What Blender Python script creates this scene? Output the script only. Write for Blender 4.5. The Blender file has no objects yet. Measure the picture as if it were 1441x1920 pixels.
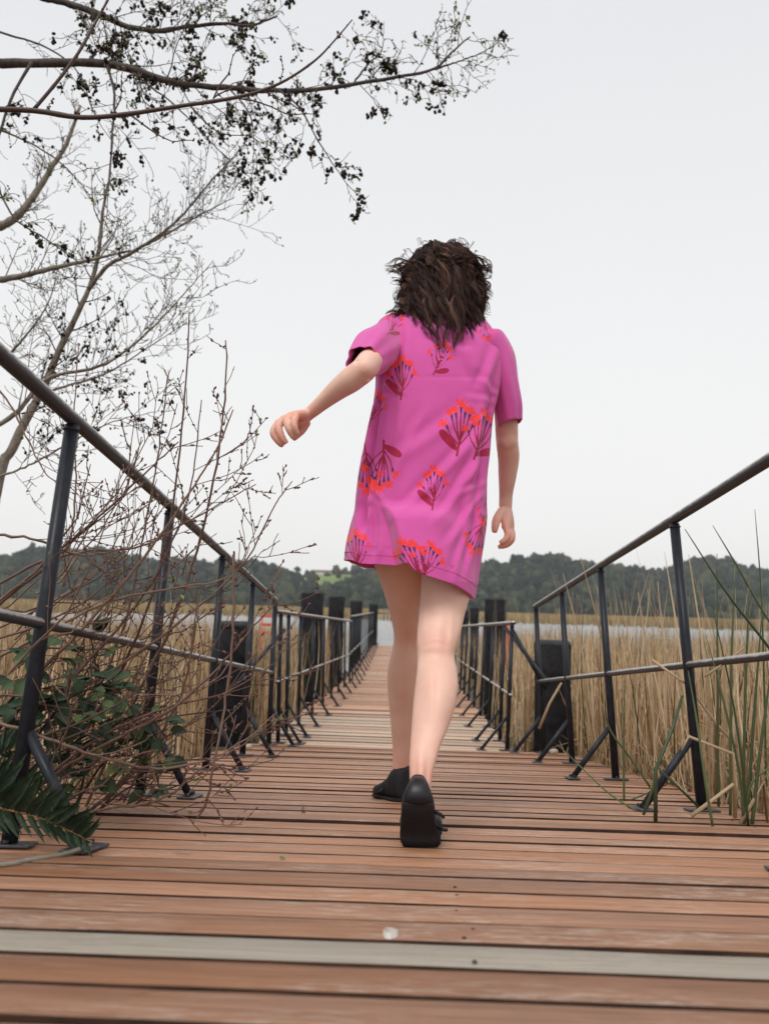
import bpy, bmesh, math, random
import numpy as np
from mathutils import Vector, Matrix
from mathutils.noise import noise as mnoise
random.seed(7); rng = np.random.default_rng(7)
scene = bpy.context.scene; C = scene.collection

# ------------------------------------------------------------------ camera
F = 1450.0; CX, CY = 720.5, 960.0
ROLL = math.radians(1.6); PITCH = math.atan(181.0 / F)
CAM = np.array([0.0, 0.0, 1.5])
def ray(px, py):
    u = (px - CX) / F; v = (CY - py) / F
    c, s = math.cos(ROLL), math.sin(ROLL)
    u2, v2 = u * c - v * s, u * s + v * c
    c, s = math.cos(PITCH), math.sin(PITCH)
    return np.array([u2, c - v2 * s, s + v2 * c])
def at(px, py, Y):
    """the point of the place that is Y metres ahead of the camera on the line of sight through a photograph pixel"""
    d = ray(px, py); return CAM + d * (Y / d[1])
cam_data = bpy.data.cameras.new('camera'); cam = bpy.data.objects.new('camera', cam_data); C.objects.link(cam)
fw = ray(CX, CY); rt = ray(CX + F, CY) - fw; up = ray(CX, CY - F) - fw
m = Matrix(((rt[0], up[0], -fw[0], CAM[0]), (rt[1], up[1], -fw[1], CAM[1]), (rt[2], up[2], -fw[2], CAM[2]), (0, 0, 0, 1)))
cam.matrix_world = m
cam_data.sensor_fit = 'VERTICAL'; cam_data.sensor_height = 36.0; cam_data.lens = 36.0 * F / 1920.0
cam_data.clip_start = 0.05; cam_data.clip_end = 5000
cam_data.dof.use_dof = True; cam_data.dof.focus_distance = 2.2; cam_data.dof.aperture_fstop = 3.6
scene.camera = cam
scene.render.resolution_x = 768; scene.render.resolution_y = 1024

# ------------------------------------------------------------------ sky, sun, exposure
world = bpy.data.worlds.new('World'); scene.world = world; world.use_nodes = True
nt = world.node_tree; nt.nodes.clear()
def wn(t, **k):
    n = nt.nodes.new(t)
    for a, b in k.items(): setattr(n, a, b)
    return n
sky = wn('ShaderNodeTexSky', sky_type='NISHITA', sun_disc=False)
sky.sun_elevation = math.radians(55); sky.sun_rotation = math.radians(200)
sky.dust_density = 4.0; sky.air_density = 1.0
bg1 = wn('ShaderNodeBackground'); bg1.inputs[1].default_value = 0.06
nt.links.new(sky.outputs[0], bg1.inputs[0])
tc = wn('ShaderNodeTexCoord'); sep = wn('ShaderNodeSeparateXYZ'); nt.links.new(tc.outputs['Generated'], sep.inputs[0])
cr = wn('ShaderNodeValToRGB')
cr.color_ramp.elements[0].position = 0.0; cr.color_ramp.elements[0].color = (0.82, 0.81, 0.795, 1)
cr.color_ramp.elements[1].position = 0.62; cr.color_ramp.elements[1].color = (0.69, 0.695, 0.71, 1)
e = cr.color_ramp.elements.new(0.3); e.color = (0.765, 0.765, 0.765, 1)
nt.links.new(sep.outputs[2], cr.inputs[0])
ns = wn('ShaderNodeTexNoise'); ns.inputs['Scale'].default_value = 1.3; ns.inputs['Detail'].default_value = 3
nt.links.new(tc.outputs['Generated'], ns.inputs['Vector'])
mr = wn('ShaderNodeMapRange'); mr.inputs['To Min'].default_value = 0.96; mr.inputs['To Max'].default_value = 1.04
nt.links.new(ns.outputs[0], mr.inputs[0])
bg2 = wn('ShaderNodeBackground'); nt.links.new(cr.outputs[0], bg2.inputs[0]); nt.links.new(mr.outputs[0], bg2.inputs[1])
mx = wn('ShaderNodeMixShader'); mx.inputs[0].default_value = 0.93
wo = wn('ShaderNodeOutputWorld')
nt.links.new(bg1.outputs[0], mx.inputs[1]); nt.links.new(bg2.outputs[0], mx.inputs[2]); nt.links.new(mx.outputs[0], wo.inputs[0])
sd = bpy.data.lights.new('sun', 'SUN'); sd.energy = 1.5; sd.angle = math.radians(25); sd.color = (1.0, 0.96, 0.9)
sun = bpy.data.objects.new('sun', sd); C.objects.link(sun)
az, el = math.radians(200), math.radians(55)
sdir = Vector((math.sin(az) * math.cos(el), math.cos(az) * math.cos(el), math.sin(el)))
sun.rotation_euler = sdir.to_track_quat('Z', 'Y').to_euler(); sun.location = (0, 0, 30)
vs = scene.view_settings; vs.view_transform = 'Standard'; vs.look = 'None'; vs.exposure = 0.33; vs.gamma = 1.0; vs.use_curve_mapping = False

# ------------------------------------------------------------------ helpers
def empty(name, loc=(0, 0, 0), parent=None):
    o = bpy.data.objects.new(name, None); C.objects.link(o); o.location = Vector([float(q) for q in loc]); o.empty_display_size = .1
    if parent: o.parent = parent
    return o
def tag(o, label=None, cat=None, group=None, kind=None):
    if label: o['label'] = label
    if cat: o['category'] = cat
    if group: o['group'] = group
    if kind: o['kind'] = kind
    return o
def fast_mesh(name, V, Fq, smooth=True):
    """V (n,3) and Fq (m,k) index array, k = 3 or 4"""
    V = np.asarray(V, np.float32); Fq = np.asarray(Fq, np.int32); k = Fq.shape[1]
    me = bpy.data.meshes.new(name)
    me.vertices.add(len(V)); me.vertices.foreach_set('co', V.ravel())
    me.loops.add(Fq.size); me.loops.foreach_set('vertex_index', Fq.ravel())
    me.polygons.add(len(Fq)); me.polygons.foreach_set('loop_start', np.arange(0, Fq.size, k, dtype=np.int32))
    me.update(calc_edges=True)
    if smooth: me.polygons.foreach_set('use_smooth', np.ones(len(Fq), bool))
    return me
def link(name, me, mat, parent=None):
    if mat and not me.materials: me.materials.append(mat)
    o = bpy.data.objects.new(name, me); C.objects.link(o)
    if parent:
        o.parent = parent
        if parent.type == 'EMPTY' and parent.parent is None and not me.get('local'):
            o.matrix_parent_inverse = Matrix.Translation(-parent.location)
    return o
def norm(a): return a / np.maximum(np.linalg.norm(a, axis=-1, keepdims=True), 1e-9)
def tubes(P, R, sides=5, cap=True):
    """P (N,n,3) centre lines, R (N,n) radii -> V, F"""
    P = np.asarray(P, float); R = np.asarray(R, float)
    N, n, _ = P.shape
    T = norm(np.gradient(P, axis=1))
    main = norm(P[:, -1] - P[:, 0] + 1e-6)
    ref = np.where(np.abs(main[:, 2:3]) < .8, np.array([[0, 0, 1.]]), np.array([[1., .3, 0]]))
    ref = np.repeat(ref[:, None], n, 1)
    B = norm(np.cross(T, ref)); Nn = np.cross(B, T)
    a = np.arange(sides) * 2 * math.pi / sides
    V = P[:, :, None] + R[:, :, None, None] * (np.cos(a)[None, None, :, None] * B[:, :, None] + np.sin(a)[None, None, :, None] * Nn[:, :, None])
    V = V.reshape(-1, 3)
    i = np.arange(N)[:, None, None] * n * sides; j = np.arange(n - 1)[None, :, None] * sides; k = np.arange(sides)[None, None, :]
    k2 = (k + 1) % sides
    Fq = np.stack([i + j + k, i + j + k2, i + j + sides + k2, i + j + sides + k], -1).reshape(-1, 4)
    return V, Fq
class Batch:
    def __init__(s): s.V = []; s.F = []; s.A = []; s.n = 0
    def add(s, V, Fq, a=None):
        V = np.asarray(V, float).reshape(-1, 3); s.V.append(V); s.F.append(np.asarray(Fq) + s.n); s.n += len(V)
        s.A.append(np.full(len(V), .5) if a is None else np.broadcast_to(a, (len(V),)))
    def mesh(s, name, smooth=True, attr=True):
        me = fast_mesh(name, np.concatenate(s.V), np.concatenate(s.F), smooth)
        if attr:
            t = me.attributes.new('tint', 'FLOAT', 'POINT'); t.data.foreach_set('value', np.concatenate(s.A).astype(np.float32))
        return me
def pipe(pts, r, sides=12):
    """one pipe with closed ends, as V, F (quads)"""
    pts = np.asarray(pts, float); r = np.broadcast_to(np.asarray(r, float), (len(pts),))
    d0 = norm(pts[1] - pts[0]) ; d1 = norm(pts[-1] - pts[-2])
    pts = np.concatenate([[pts[0]], pts, [pts[-1] + d1 * 1e-4]]); pts[0] -= d0 * 1e-4
    r = np.concatenate([[r[0] * .02], r, [r[-1] * .02]])
    # ends: collapse
    T = norm(np.gradient(pts, axis=0)); T[0] = T[1] = d0; T[-1] = T[-2] = d1
    ref = np.array([0, 0, 1.]) if abs(norm(pts[-1] - pts[0])[2]) < .8 else np.array([1., 0, 0])
    B = norm(np.cross(T, ref)); Nn = np.cross(B, T)
    a = np.arange(sides) * 2 * math.pi / sides
    V = pts[:, None] + r[:, None, None] * (np.cos(a)[None, :, None] * B[:, None] + np.sin(a)[None, :, None] * Nn[:, None])
    n = len(pts); j = np.arange(n - 1)[:, None] * sides; k = np.arange(sides)[None]; k2 = (k + 1) % sides
    return V.reshape(-1, 3), np.stack([j + k, j + k2, j + sides + k2, j + sides + k], -1).reshape(-1, 4)
def pipe_obj(name, pts, r, mat, parent, sides=12):
    V, Fq = pipe(pts, r, sides); return link(name, fast_mesh(name, V, Fq), mat, parent)
def spline(pts, n):
    """Catmull-Rom through pts, n samples"""
    pts = np.asarray(pts, float)
    if len(pts) == 2: return pts[0] + (pts[1] - pts[0]) * np.linspace(0, 1, n)[:, None]
    p = np.concatenate([[2 * pts[0] - pts[1]], pts, [2 * pts[-1] - pts[-2]]])
    t = np.linspace(0, len(pts) - 1 - 1e-9, n); i = t.astype(int); u = (t - i)[:, None]
    a, b, c, d = p[i], p[i + 1], p[i + 2], p[i + 3]
    return .5 * (2 * b + (c - a) * u + (2 * a - 5 * b + 4 * c - d) * u * u + (3 * b - a - 3 * c + d) * u ** 3)
def box_me(name, sx, sy, sz, bev=0.0, c=(0, 0, 0)):
    bm = bmesh.new(); bmesh.ops.create_cube(bm, size=1.0)
    for v in bm.verts: v.co = Vector((v.co.x * sx + c[0], v.co.y * sy + c[1], v.co.z * sz + c[2]))
    if bev: bmesh.ops.bevel(bm, geom=bm.edges[:], offset=bev, segments=1, affect='EDGES')
    me = bpy.data.meshes.new(name); bm.to_mesh(me); bm.free(); return me

# ------------------------------------------------------------------ materials
class M:
    def __init__(s, name, rough=.6, spec=.5, metal=0.0):
        s.m = bpy.data.materials.new(name); s.m.use_nodes = True; s.t = s.m.node_tree
        s.b = s.t.nodes['Principled BSDF']; s.b.inputs['Roughness'].default_value = rough
        s.b.inputs['Metallic'].default_value = metal; s.b.inputs['Specular IOR Level'].default_value = spec
    def n(s, t, **k):
        x = s.t.nodes.new(t)
        for a, b in k.items():
            if a in x.inputs.keys(): x.inputs[a].default_value = b
            else: setattr(x, a, b)
        return x
    def l(s, a, b): s.t.links.new(a, b)
    def coord(s, kind='Object', scale=(1, 1, 1), rnd=False):
        tc = s.n('ShaderNodeTexCoord'); out = tc.outputs[kind]
        if rnd:
            oi = s.n('ShaderNodeObjectInfo'); mul = s.n('ShaderNodeMath', operation='MULTIPLY'); mul.inputs[1].default_value = 57.0
            s.l(oi.outputs['Random'], mul.inputs[0])
            ad = s.n('ShaderNodeVectorMath', operation='ADD'); s.l(out, ad.inputs[0]); s.l(mul.outputs[0], ad.inputs[1]); out = ad.outputs[0]
        mp = s.n('ShaderNodeMapping'); mp.inputs['Scale'].default_value = scale; s.l(out, mp.inputs[0]); return mp.outputs[0]
    def noise(s, vec, scale, detail=4, rough=.55, dist=0.0):
        x = s.n('ShaderNodeTexNoise', Scale=scale, Detail=detail, Roughness=rough, Distortion=dist); s.l(vec, x.inputs['Vector']); return x.outputs[0]
    def ramp(s, fac, stops):
        x = s.n('ShaderNodeValToRGB'); e = x.color_ramp.elements
        while len(e) < len(stops): e.new(.5)
        for q, (p, c) in zip(e, stops):
            q.position = p; q.color = (*c, 1) if len(c) == 3 else c
        s.l(fac, x.inputs[0]); return x.outputs[0]
    def mix(s, fac, a, b, blend='MIX'):
        x = s.n('ShaderNodeMix', data_type='RGBA', blend_type=blend)
        for val, i in ((fac, 0), (a, 6), (b, 7)):
            if hasattr(val, 'is_linked') or hasattr(val, 'links'): s.l(val, x.inputs[i])
            elif i == 0: x.inputs[0].default_value = val
            else: x.inputs[i].default_value = (*val, 1)
        return x.outputs[2]
    def bump(s, h, strength=.3, dist=.01, normal=None):
        x = s.n('ShaderNodeBump', Strength=strength, Distance=dist); s.l(h, x.inputs['Height'])
        if normal: s.l(normal, x.inputs['Normal'])
        s.l(x.outputs[0], s.b.inputs['Normal']); return x.outputs[0]
    def col(s, c):
        if hasattr(c, 'links'): s.l(c, s.b.inputs['Base Color'])
        else: s.b.inputs['Base Color'].default_value = (*c, 1)
        return s
    def attr(s, name):
        x = s.n('ShaderNodeAttribute', attribute_name=name); return x.outputs['Fac']
    def mathn(s, op, a, b=None, clamp=False):
        x = s.n('ShaderNodeMath', operation=op, use_clamp=clamp)
        for i, v in enumerate((a, b)):
            if v is None: continue
            if hasattr(v, 'links'): s.l(v, x.inputs[i])
            else: x.inputs[i].default_value = v
        return x.outputs[0]
K = 1.0
def wood_mat(name, c1, c2, c3, wear=.75, pale=False):
    w = M(name, .55, .4)
    v = w.coord('Object', (1.6, 42.0, 42.0), True)
    g = w.noise(v, 2.6, 10, .72, .6)
    base = w.ramp(g, [(.22, c1), (.48, c2), (.80, c3)])
    v2 = w.coord('Object', (1.2, 5, 5), True)
    big = w.noise(v2, 1.1, 3, .5)
    oi = w.n('ShaderNodeObjectInfo')
    lum = w.n('ShaderNodeMapRange'); w.l(oi.outputs['Random'], lum.inputs[0]); lum.inputs['To Min'].default_value = .74; lum.inputs['To Max'].default_value = 1.22
    base = w.mix(1.0, base, w.n('ShaderNodeCombineColor').outputs[0], 'MULTIPLY') if False else base
    hv = w.n('ShaderNodeHueSaturation'); w.l(base, hv.inputs['Color']); w.l(lum.outputs[0], hv.inputs['Value'])
    sat = w.n('ShaderNodeMapRange'); w.l(big, sat.inputs[0]); sat.inputs['To Min'].default_value = 1.15; sat.inputs['To Max'].default_value = .8
    w.l(sat.outputs[0], hv.inputs['Saturation'])
    base = hv.outputs[0]
    # scuffed pale wear: streaks in patches
    v3 = w.coord('Object', (1.5, 9, 9), True); st = w.noise(v3, 14, 6, .75, .2)
    v4 = w.coord('Object', (1, 2.4, 2.4), True); pa = w.noise(v4, 2.3, 2, .5)
    k = w.mathn('MULTIPLY', w.ramp(st, [(.48, (0, 0, 0)), (.66, (1, 1, 1))]), w.ramp(pa, [(.44, (0, 0, 0)), (.62, (1, 1, 1))]))
    k = w.mathn('MULTIPLY', k, wear)
    base = w.mix(k, base, (.56, .47, .40))
    # dark stains and knots
    v5 = w.coord('Object', (3, 9, 9), True); kn = w.noise(v5, 3.0, 5, .6, .8)
    base = w.mix(w.mathn('MULTIPLY', w.ramp(kn, [(.66, (0, 0, 0)), (.76, (1, 1, 1))]), .55), base, (.045, .028, .022))
    # dark of the long edges is in the side-face material
    geo = w.n('ShaderNodeNewGeometry'); 
    w.col(base)
    rr = w.n('ShaderNodeMapRange'); w.l(g, rr.inputs[0]); rr.inputs['To Min'].default_value = .34; rr.inputs['To Max'].default_value = .66
    w.l(rr.outputs[0], w.b.inputs['Roughness'])
    w.bump(g, .8, .005)
    return w.m
WOOD = wood_mat('red decking timber', (.105, .046, .026), (.37, .172, .088), (.56, .32, .195))
WSIDE = M('grimy board edge with gap shade', .8, .2); _n = WSIDE.noise(WSIDE.coord('Object', (2, 20, 20), True), 6, 6, .7); WSIDE.col(WSIDE.ramp(_n, [(.35, (.020, .011, .008)), (.7, (.075, .034, .020))])); WSIDE.bump(_n, .6, .004)  # grime plus the shade of the gaps, painted into the board sides
WOODG = wood_mat('weathered grey timber', (.24, .20, .155), (.38, .335, .27), (.50, .45, .37), .5)
WOODP = wood_mat('pale worn timber', (.34, .21, .13), (.58, .41, .28), (.70, .55, .42), .9)
WOODO = wood_mat('orange timber', (.22, .10, .05), (.46, .23, .125), (.60, .35, .22), .6)
def dark_paint():
    p = M('black painted steel', .48, .25)
    n = p.noise(p.coord('Object'), 22, 6, .65); n2 = p.noise(p.coord('Object'), 150, 3, .6)
    p.col(p.ramp(n, [(.3, (.010, .012, .017)), (.62, (.022, .025, .034)), (.78, (.07, .07, .075))]))
    p.l(p.ramp(n, [(.3, (.28, .28, .28)), (.8, (.6, .6, .6))]), p.b.inputs['Roughness']); p.bump(n2, .12, .002); return p.m
PAINT = dark_paint()
def galv():
    """dark paint, rubbed through to bare metal along the top of the pipe"""
    p = M('worn pipe with painted sheen', .4, .5, .3)
    n = p.noise(p.coord('Object'), 26, 6, .65); n2 = p.noise(p.coord('Object', (1, 1, 1)), 160, 3, .6)
    g = p.n('ShaderNodeNewGeometry'); s_ = p.n('ShaderNodeSeparateXYZ'); p.l(g.outputs['Normal'], s_.inputs[0])
    k = p.mathn('ADD', s_.outputs[2], p.mathn('MULTIPLY', p.mathn('SUBTRACT', n, .5), 1.3))
    kk = p.ramp(k, [(.12, (0, 0, 0)), (.5, (1, 1, 1))])
    p.col(p.mix(kk, (.035, .037, .045), p.ramp(n2, [(.3, (.42, .40, .37)), (.7, (.60, .57, .52))])))
    p.l(p.mathn('MULTIPLY', kk, .75), p.b.inputs['Metallic'])
    p.l(p.ramp(n2, [(.3, (.34, .34, .34)), (.8, (.55, .55, .55))]), p.b.inputs['Roughness']); p.bump(n2, .15, .002); return p.m
GALV = galv()
def simple(name, c1, c2, scale=8, rough=.7, spec=.3, bump=.2, metal=0, rnd=False, detail=5):
    p = M(name, rough, spec, metal); n = p.noise(p.coord('Object', rnd=rnd), scale, detail, .6)
    p.col(p.ramp(n, [(.3, c1), (.7, c2)])); p.bump(n, bump, .01); return p.m
def tinted(name, stops, rough=.6, spec=.3, transl=0.0, nscale=30):
    """colour picked per blade / leaf from the 'tint' attribute with a little mottling"""
    p = M(name, rough, spec); a = p.attr('tint'); n = p.noise(p.coord('Object'), nscale, 3, .6)
    s = p.mathn('ADD', a, p.mathn('MULTIPLY', p.mathn('SUBTRACT', n, .5), .35))
    c = p.ramp(s, stops); p.col(c)
    if transl:
        tr = p.n('ShaderNodeBsdfTranslucent'); p.l(c, tr.inputs[0]); mxs = p.n('ShaderNodeMixShader'); mxs.inputs[0].default_value = transl
        p.l(p.b.outputs[0], mxs.inputs[1]); p.l(tr.outputs[0], mxs.inputs[2]); p.l(mxs.outputs[0], p.t.nodes['Material Output'].inputs[0])
    return p.m
PILE = simple('tarred timber pile', (.008, .008, .010), (.026, .025, .028), 14, .8, .12, .6)
CAPM = simple('weathered pile top', (.020, .020, .022), (.06, .06, .062), 20, .7)
# ------------------------------------------------------------------ the large structure: terrain, water, hills
H = 0.32                                   # eye height above the ramp, square to it
def frame(az, el):
    az, el = math.radians(az), math.radians(el)
    y = np.array([math.sin(az) * math.cos(el), math.cos(az) * math.cos(el), math.sin(el)])
    x = np.array([math.cos(az), -math.sin(az), 0.0]); return x, y, np.cross(x, y)
RF = frame(0.86, -6.36); SF = frame(2.41, -1.45); TF = frame(1.0, 0.0)
def ramp(x, y, z=0.0): return CAM + RF[0] * x + RF[1] * y + RF[2] * (z - H)
JOINT = ramp(.3 * H, 16.45 * H)
def sec2(x, y, z=0.0): return JOINT + SF[0] * x + SF[1] * y + SF[2] * z
J2 = sec2(0, 6.05)
def sec3(x, y, z=0.0): return J2 + TF[0] * x + TF[1] * y + TF[2] * z
WATER = 0.0
def path_x(y):
    return np.where(y < 5.2, .1 + y * .015, np.where(y < 11.3, .18 + (y - 5.2) * .042, .44 + (y - 11.3) * .0175))
def ground_h(x, y):
    side = np.abs(x - path_x(y))
    bank = 1.02 - .10 * np.maximum(y, -3) - .02 * np.maximum(side - 1.5, 0)
    left = np.where(x < 0, .10, -.12)
    b = bank + left * np.clip(1 - y / 5, 0, 1)
    edge = .14 - .012 * np.maximum(y - 6, 0)
    h = np.maximum(b, np.maximum(edge, -.45))
    return np.minimum(h, 1.0 - np.clip(y, 0, 5) * .11)
def grid_mesh(name, xs, ys, hf):
    X, Y = np.meshgrid(xs, ys); Z = hf(X, Y); V = np.stack([X, Y, Z], -1).reshape(-1, 3)
    nx, ny = len(xs), len(ys); i = (np.arange(ny - 1)[:, None] * nx + np.arange(nx - 1)[None]).ravel()
    return fast_mesh(name, V, np.stack([i, i + 1, i + nx + 1, i + nx], -1))
def fnoise(x, y, s, seed=0):
    """cheap smooth 2d noise from summed sines"""
    r = np.random.default_rng(seed); t = 0; a = 1.0; tot = 0
    for o in range(5):
        for q in range(3):
            th = r.uniform(0, 6.28); ph = r.uniform(0, 6.28); k = s * 2 ** o * r.uniform(.8, 1.25)
            t = t + a * np.sin((x * math.cos(th) + y * math.sin(th)) * k + ph)
        tot += a * 1.7; a *= .55
    return t / tot
mud = M('reed bed mud', .85, .3); n_ = mud.noise(mud.coord('Object'), 9, 8, .7)
mud.col(mud.ramp(n_, [(.3, (.035, .028, .020)), (.55, (.10, .078, .050)), (.75, (.20, .155, .095))])); mud.bump(n_, .6, .03)
xs = np.concatenate([np.linspace(-60, -6, 40, endpoint=False), np.linspace(-6, 8, 90), np.linspace(8.5, 60, 40)])
ys = np.concatenate([np.linspace(-8, 14, 120), np.linspace(14.4, 60, 60)])
g = link('ground', grid_mesh('ground', xs, ys, lambda X, Y: ground_h(X, Y) + .05 * fnoise(X, Y, 2.2, 3)), mud.m); tag(g, kind='structure')
wm = M('grey lake water', .24, .5); wm.col((.20, .215, .225)); v_ = wm.coord('Object', (1, 1.0, 1)); n_ = wm.noise(v_, 3.5, 5, .6)
wm.bump(n_, .12, .04)
w = link('water', fast_mesh('water', [(-1500, -60, 0), (1500, -60, 0), (1500, 1400, 0), (-1500, 1400, 0)], [[0, 1, 2, 3]], False), wm.m); tag(w, kind='structure')
hm = M('wooded hillside', .9, .2); n_ = hm.noise(hm.coord('Object'), .02, 6, .6)
hm.col(hm.ramp(n_, [(.35, (.030, .042, .024)), (.6, (.055, .075, .035)), (.8, (.09, .12, .045))]))
def hill_h(X, Y):
    u = np.clip((Y - 430) / 420, 0, 1); s = u * u * (3 - 2 * u)
    az = X / np.maximum(Y, 1)
    ridge = 44 + 11 * np.exp(-((az - .43) / .045) ** 2) + 9 * np.exp(-((az - .22) / .10) ** 2) + 4 * np.exp(-((az + .40) / .1) ** 2) - 9 * np.exp(-((az + .12) / .12) ** 2) \
        + 3.0 * np.sin(az * 31 + 1) + 2.0 * np.sin(az * 67)
    return -2 + s * ridge + 1.5 * fnoise(X, Y, .02, 5)
hill = link('hills', grid_mesh('hills', np.linspace(-900, 900, 200), np.linspace(400, 1300, 60), hill_h), hm.m); tag(hill, kind='structure')
md = M('grassy meadow', .9, .2); n_ = md.noise(md.coord('Object'), .06, 6, .65); md.col(md.ramp(n_, [(.3, (.10, .15, .045)), (.7, (.20, .26, .09))]))
def at_hill(px, dy):
    """world x for a photograph column at distance dy"""
    d = ray(px, 1100); return d[0] / d[1] * dy
mx0, mx1 = at_hill(548, 800), at_hill(668, 800)
mead = link('meadow', grid_mesh('meadow', np.linspace(mx0, mx1, 20), np.linspace(640, 850, 20), lambda X, Y: hill_h(X, Y) + 1.5), md.m); tag(mead, kind='structure')

# far wood on the hillside: one mass of crowns
def ico(sub):
    bm = bmesh.new(); bmesh.ops.create_icosphere(bm, subdivisions=sub, radius=1.0)
    V = np.array([v.co[:] for v in bm.verts]); Fc = np.array([[v.index for v in f.verts] for f in bm.faces]); bm.free(); return V, Fc
IV2, IF2 = ico(3)
IV1, IF1 = ico(2)
def crowns(pts, rad, hgt, IV, IF, seed, spike=.45):
    r = np.random.default_rng(seed); N = len(pts); V = np.repeat(IV[None], N, 0)
    lump = 1 + spike * (r.random((N, len(IV))) - .5)
    ph = r.uniform(0, 6.28, (N, 3, 1))
    low = 1 + .22 * np.sin(IV[None, :, 0] * 3 + ph[:, 0]) + .22 * np.sin(IV[None, :, 2] * 4 + ph[:, 1]) + .15 * np.sin(IV[None, :, 1] * 6 + ph[:, 2])
    V = V * (lump * low)[..., None]
    V[..., 0] *= rad[:, None]; V[..., 1] *= rad[:, None]; V[..., 2] = V[..., 2] * hgt[:, None] + hgt[:, None] * .8
    V += pts[:, None]
    Fc = (IF[None] + (np.arange(N) * len(IV))[:, None, None]).reshape(-1, 3)
    return V.reshape(-1, 3), Fc
N = 6500
Y = 440 + 420 * rng.random(N) ** 1.1; X = (rng.random(N) * 1.5 - .75) * Y * 1.05
keep = ~((X / Y > at_hill(548, 1)) & (X / Y < at_hill(662, 1)) & (Y > 640) & (Y < 860) & (rng.random(N) < .93))
X, Y = X[keep], Y[keep]; N = len(X); Z = hill_h(X, Y)
big = rng.random(N) ** 3
V, Fc = crowns(np.stack([X, Y, Z - 1], -1), 2.6 + 2 * rng.random(N) + 1.8 * big, 3.0 + 2.2 * rng.random(N) + 2.5 * big, IV1, IF1, 3, .6)
b = Batch(); b.add(V, Fc, np.repeat(rng.random(N), len(IV1)))
FOR = tinted('far woodland foliage', [(.0, (.010, .017, .016)), (.4, (.020, .031, .024)), (.7, (.036, .047, .030)), (1, (.068, .074, .045))], .9, .1, 0, .4)
o = link('woodland', b.mesh('woodland', False), FOR); tag(o, 'far dark mixed woodland covering the hill across the water', 'woodland', kind='stuff')
# a few single trees that stand up from the ridge
def skyline_tree(px, dy, hgt, rad, label):
    x = at_hill(px, dy); z = float(hill_h(np.array([x]), np.array([dy]))[0])
    t = empty('ridge_tree', (x, dy, z)); tag(t, label, 'tree', 'trees standing out on the ridge')
    pipe_obj('trunk', [(x, dy, z - 1), (x + .3, dy, z + hgt * .8)], [.5, .15], BARKF, t, 6)
    n = 9; a = rng.random((n, 3)) - .5
    pts = np.array([x, dy, z + hgt * .45]) + a * np.array([rad * 1.3, rad * 1.3, hgt * .6])
    V, Fc = crowns(pts, np.full(n, rad * .42), np.full(n, rad * .4), IV1, IF1, int(px), .7)
    bb = Batch(); bb.add(V, Fc, np.repeat(rng.random(n), len(IV1))); link('crown', bb.mesh('crown', False), FOR, t)
BARKF = simple('dull bark', (.03, .025, .02), (.07, .06, .05), 3)
skyline_tree(556, 840, 17, 4, 'thin tree standing above the ridge left of the meadow')
skyline_tree(577, 840, 12, 4, 'small tree on the ridge beside the white houses')
skyline_tree(968, 800, 15, 7, 'rounded tree above the ridge beyond the woman\'s right hand')
skyline_tree(1185, 820, 12, 6, 'low tree on the ridge above the right handrail')
skyline_tree(1362, 760, 13, 9, 'big dark tree crowning the ridge behind the green rushes')
HW = simple('pale house wall', (.55, .53, .5), (.68, .66, .62), 1, .8); HR = simple('tiled house roof', (.22, .12, .09), (.30, .17, .13), 2, .8)
GLS = M('dark window glass', .1); GLS.col((.03, .035, .04))
def house(px, dy, wd, ht, label):
    x = at_hill(px, dy); z = float(hill_h(np.array([x]), np.array([dy]))[0])
    t = empty('hill_house', (x, dy, z)); tag(t, label, 'house', 'houses on the hill beyond the meadow')
    me = box_me('wall', wd, 7, ht + 3, 0, (0, 0, ht / 2)); me['local'] = 1; link('wall', me, HW, t)
    h2 = ht + 1.5
    r = fast_mesh('roof', [(-wd / 2 - .5, -4, h2), (wd / 2 + .5, -4, h2), (wd / 2 + .5, 4, h2), (-wd / 2 - .5, 4, h2), (-wd / 2, 0, h2 + 2.4), (wd / 2, 0, h2 + 2.4)],
                  [[0, 1, 5, 4], [2, 3, 4, 5], [0, 3, 2, 1], [1, 2, 5, 5], [3, 0, 4, 4]], False); r['local'] = 1; r.validate(); link('roof', r, HR, t)
    for k in range(max(2, int(wd / 4))):
        me = box_me('window', 1.4, .2, 1.5, 0, (-wd / 2 + 2 + k * 3.6, -3.55, ht * .55)); me['local'] = 1; link('window', me, GLS.m, t)
house(604, 852, 22, 4.5, 'long pale house with low roof at the top of the meadow')
house(636, 856, 10, 4.5, 'small pale house right of the long one above the meadow')
house(487, 850, 9, 4, 'small white house among trees on the ridge left of the meadow')

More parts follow.
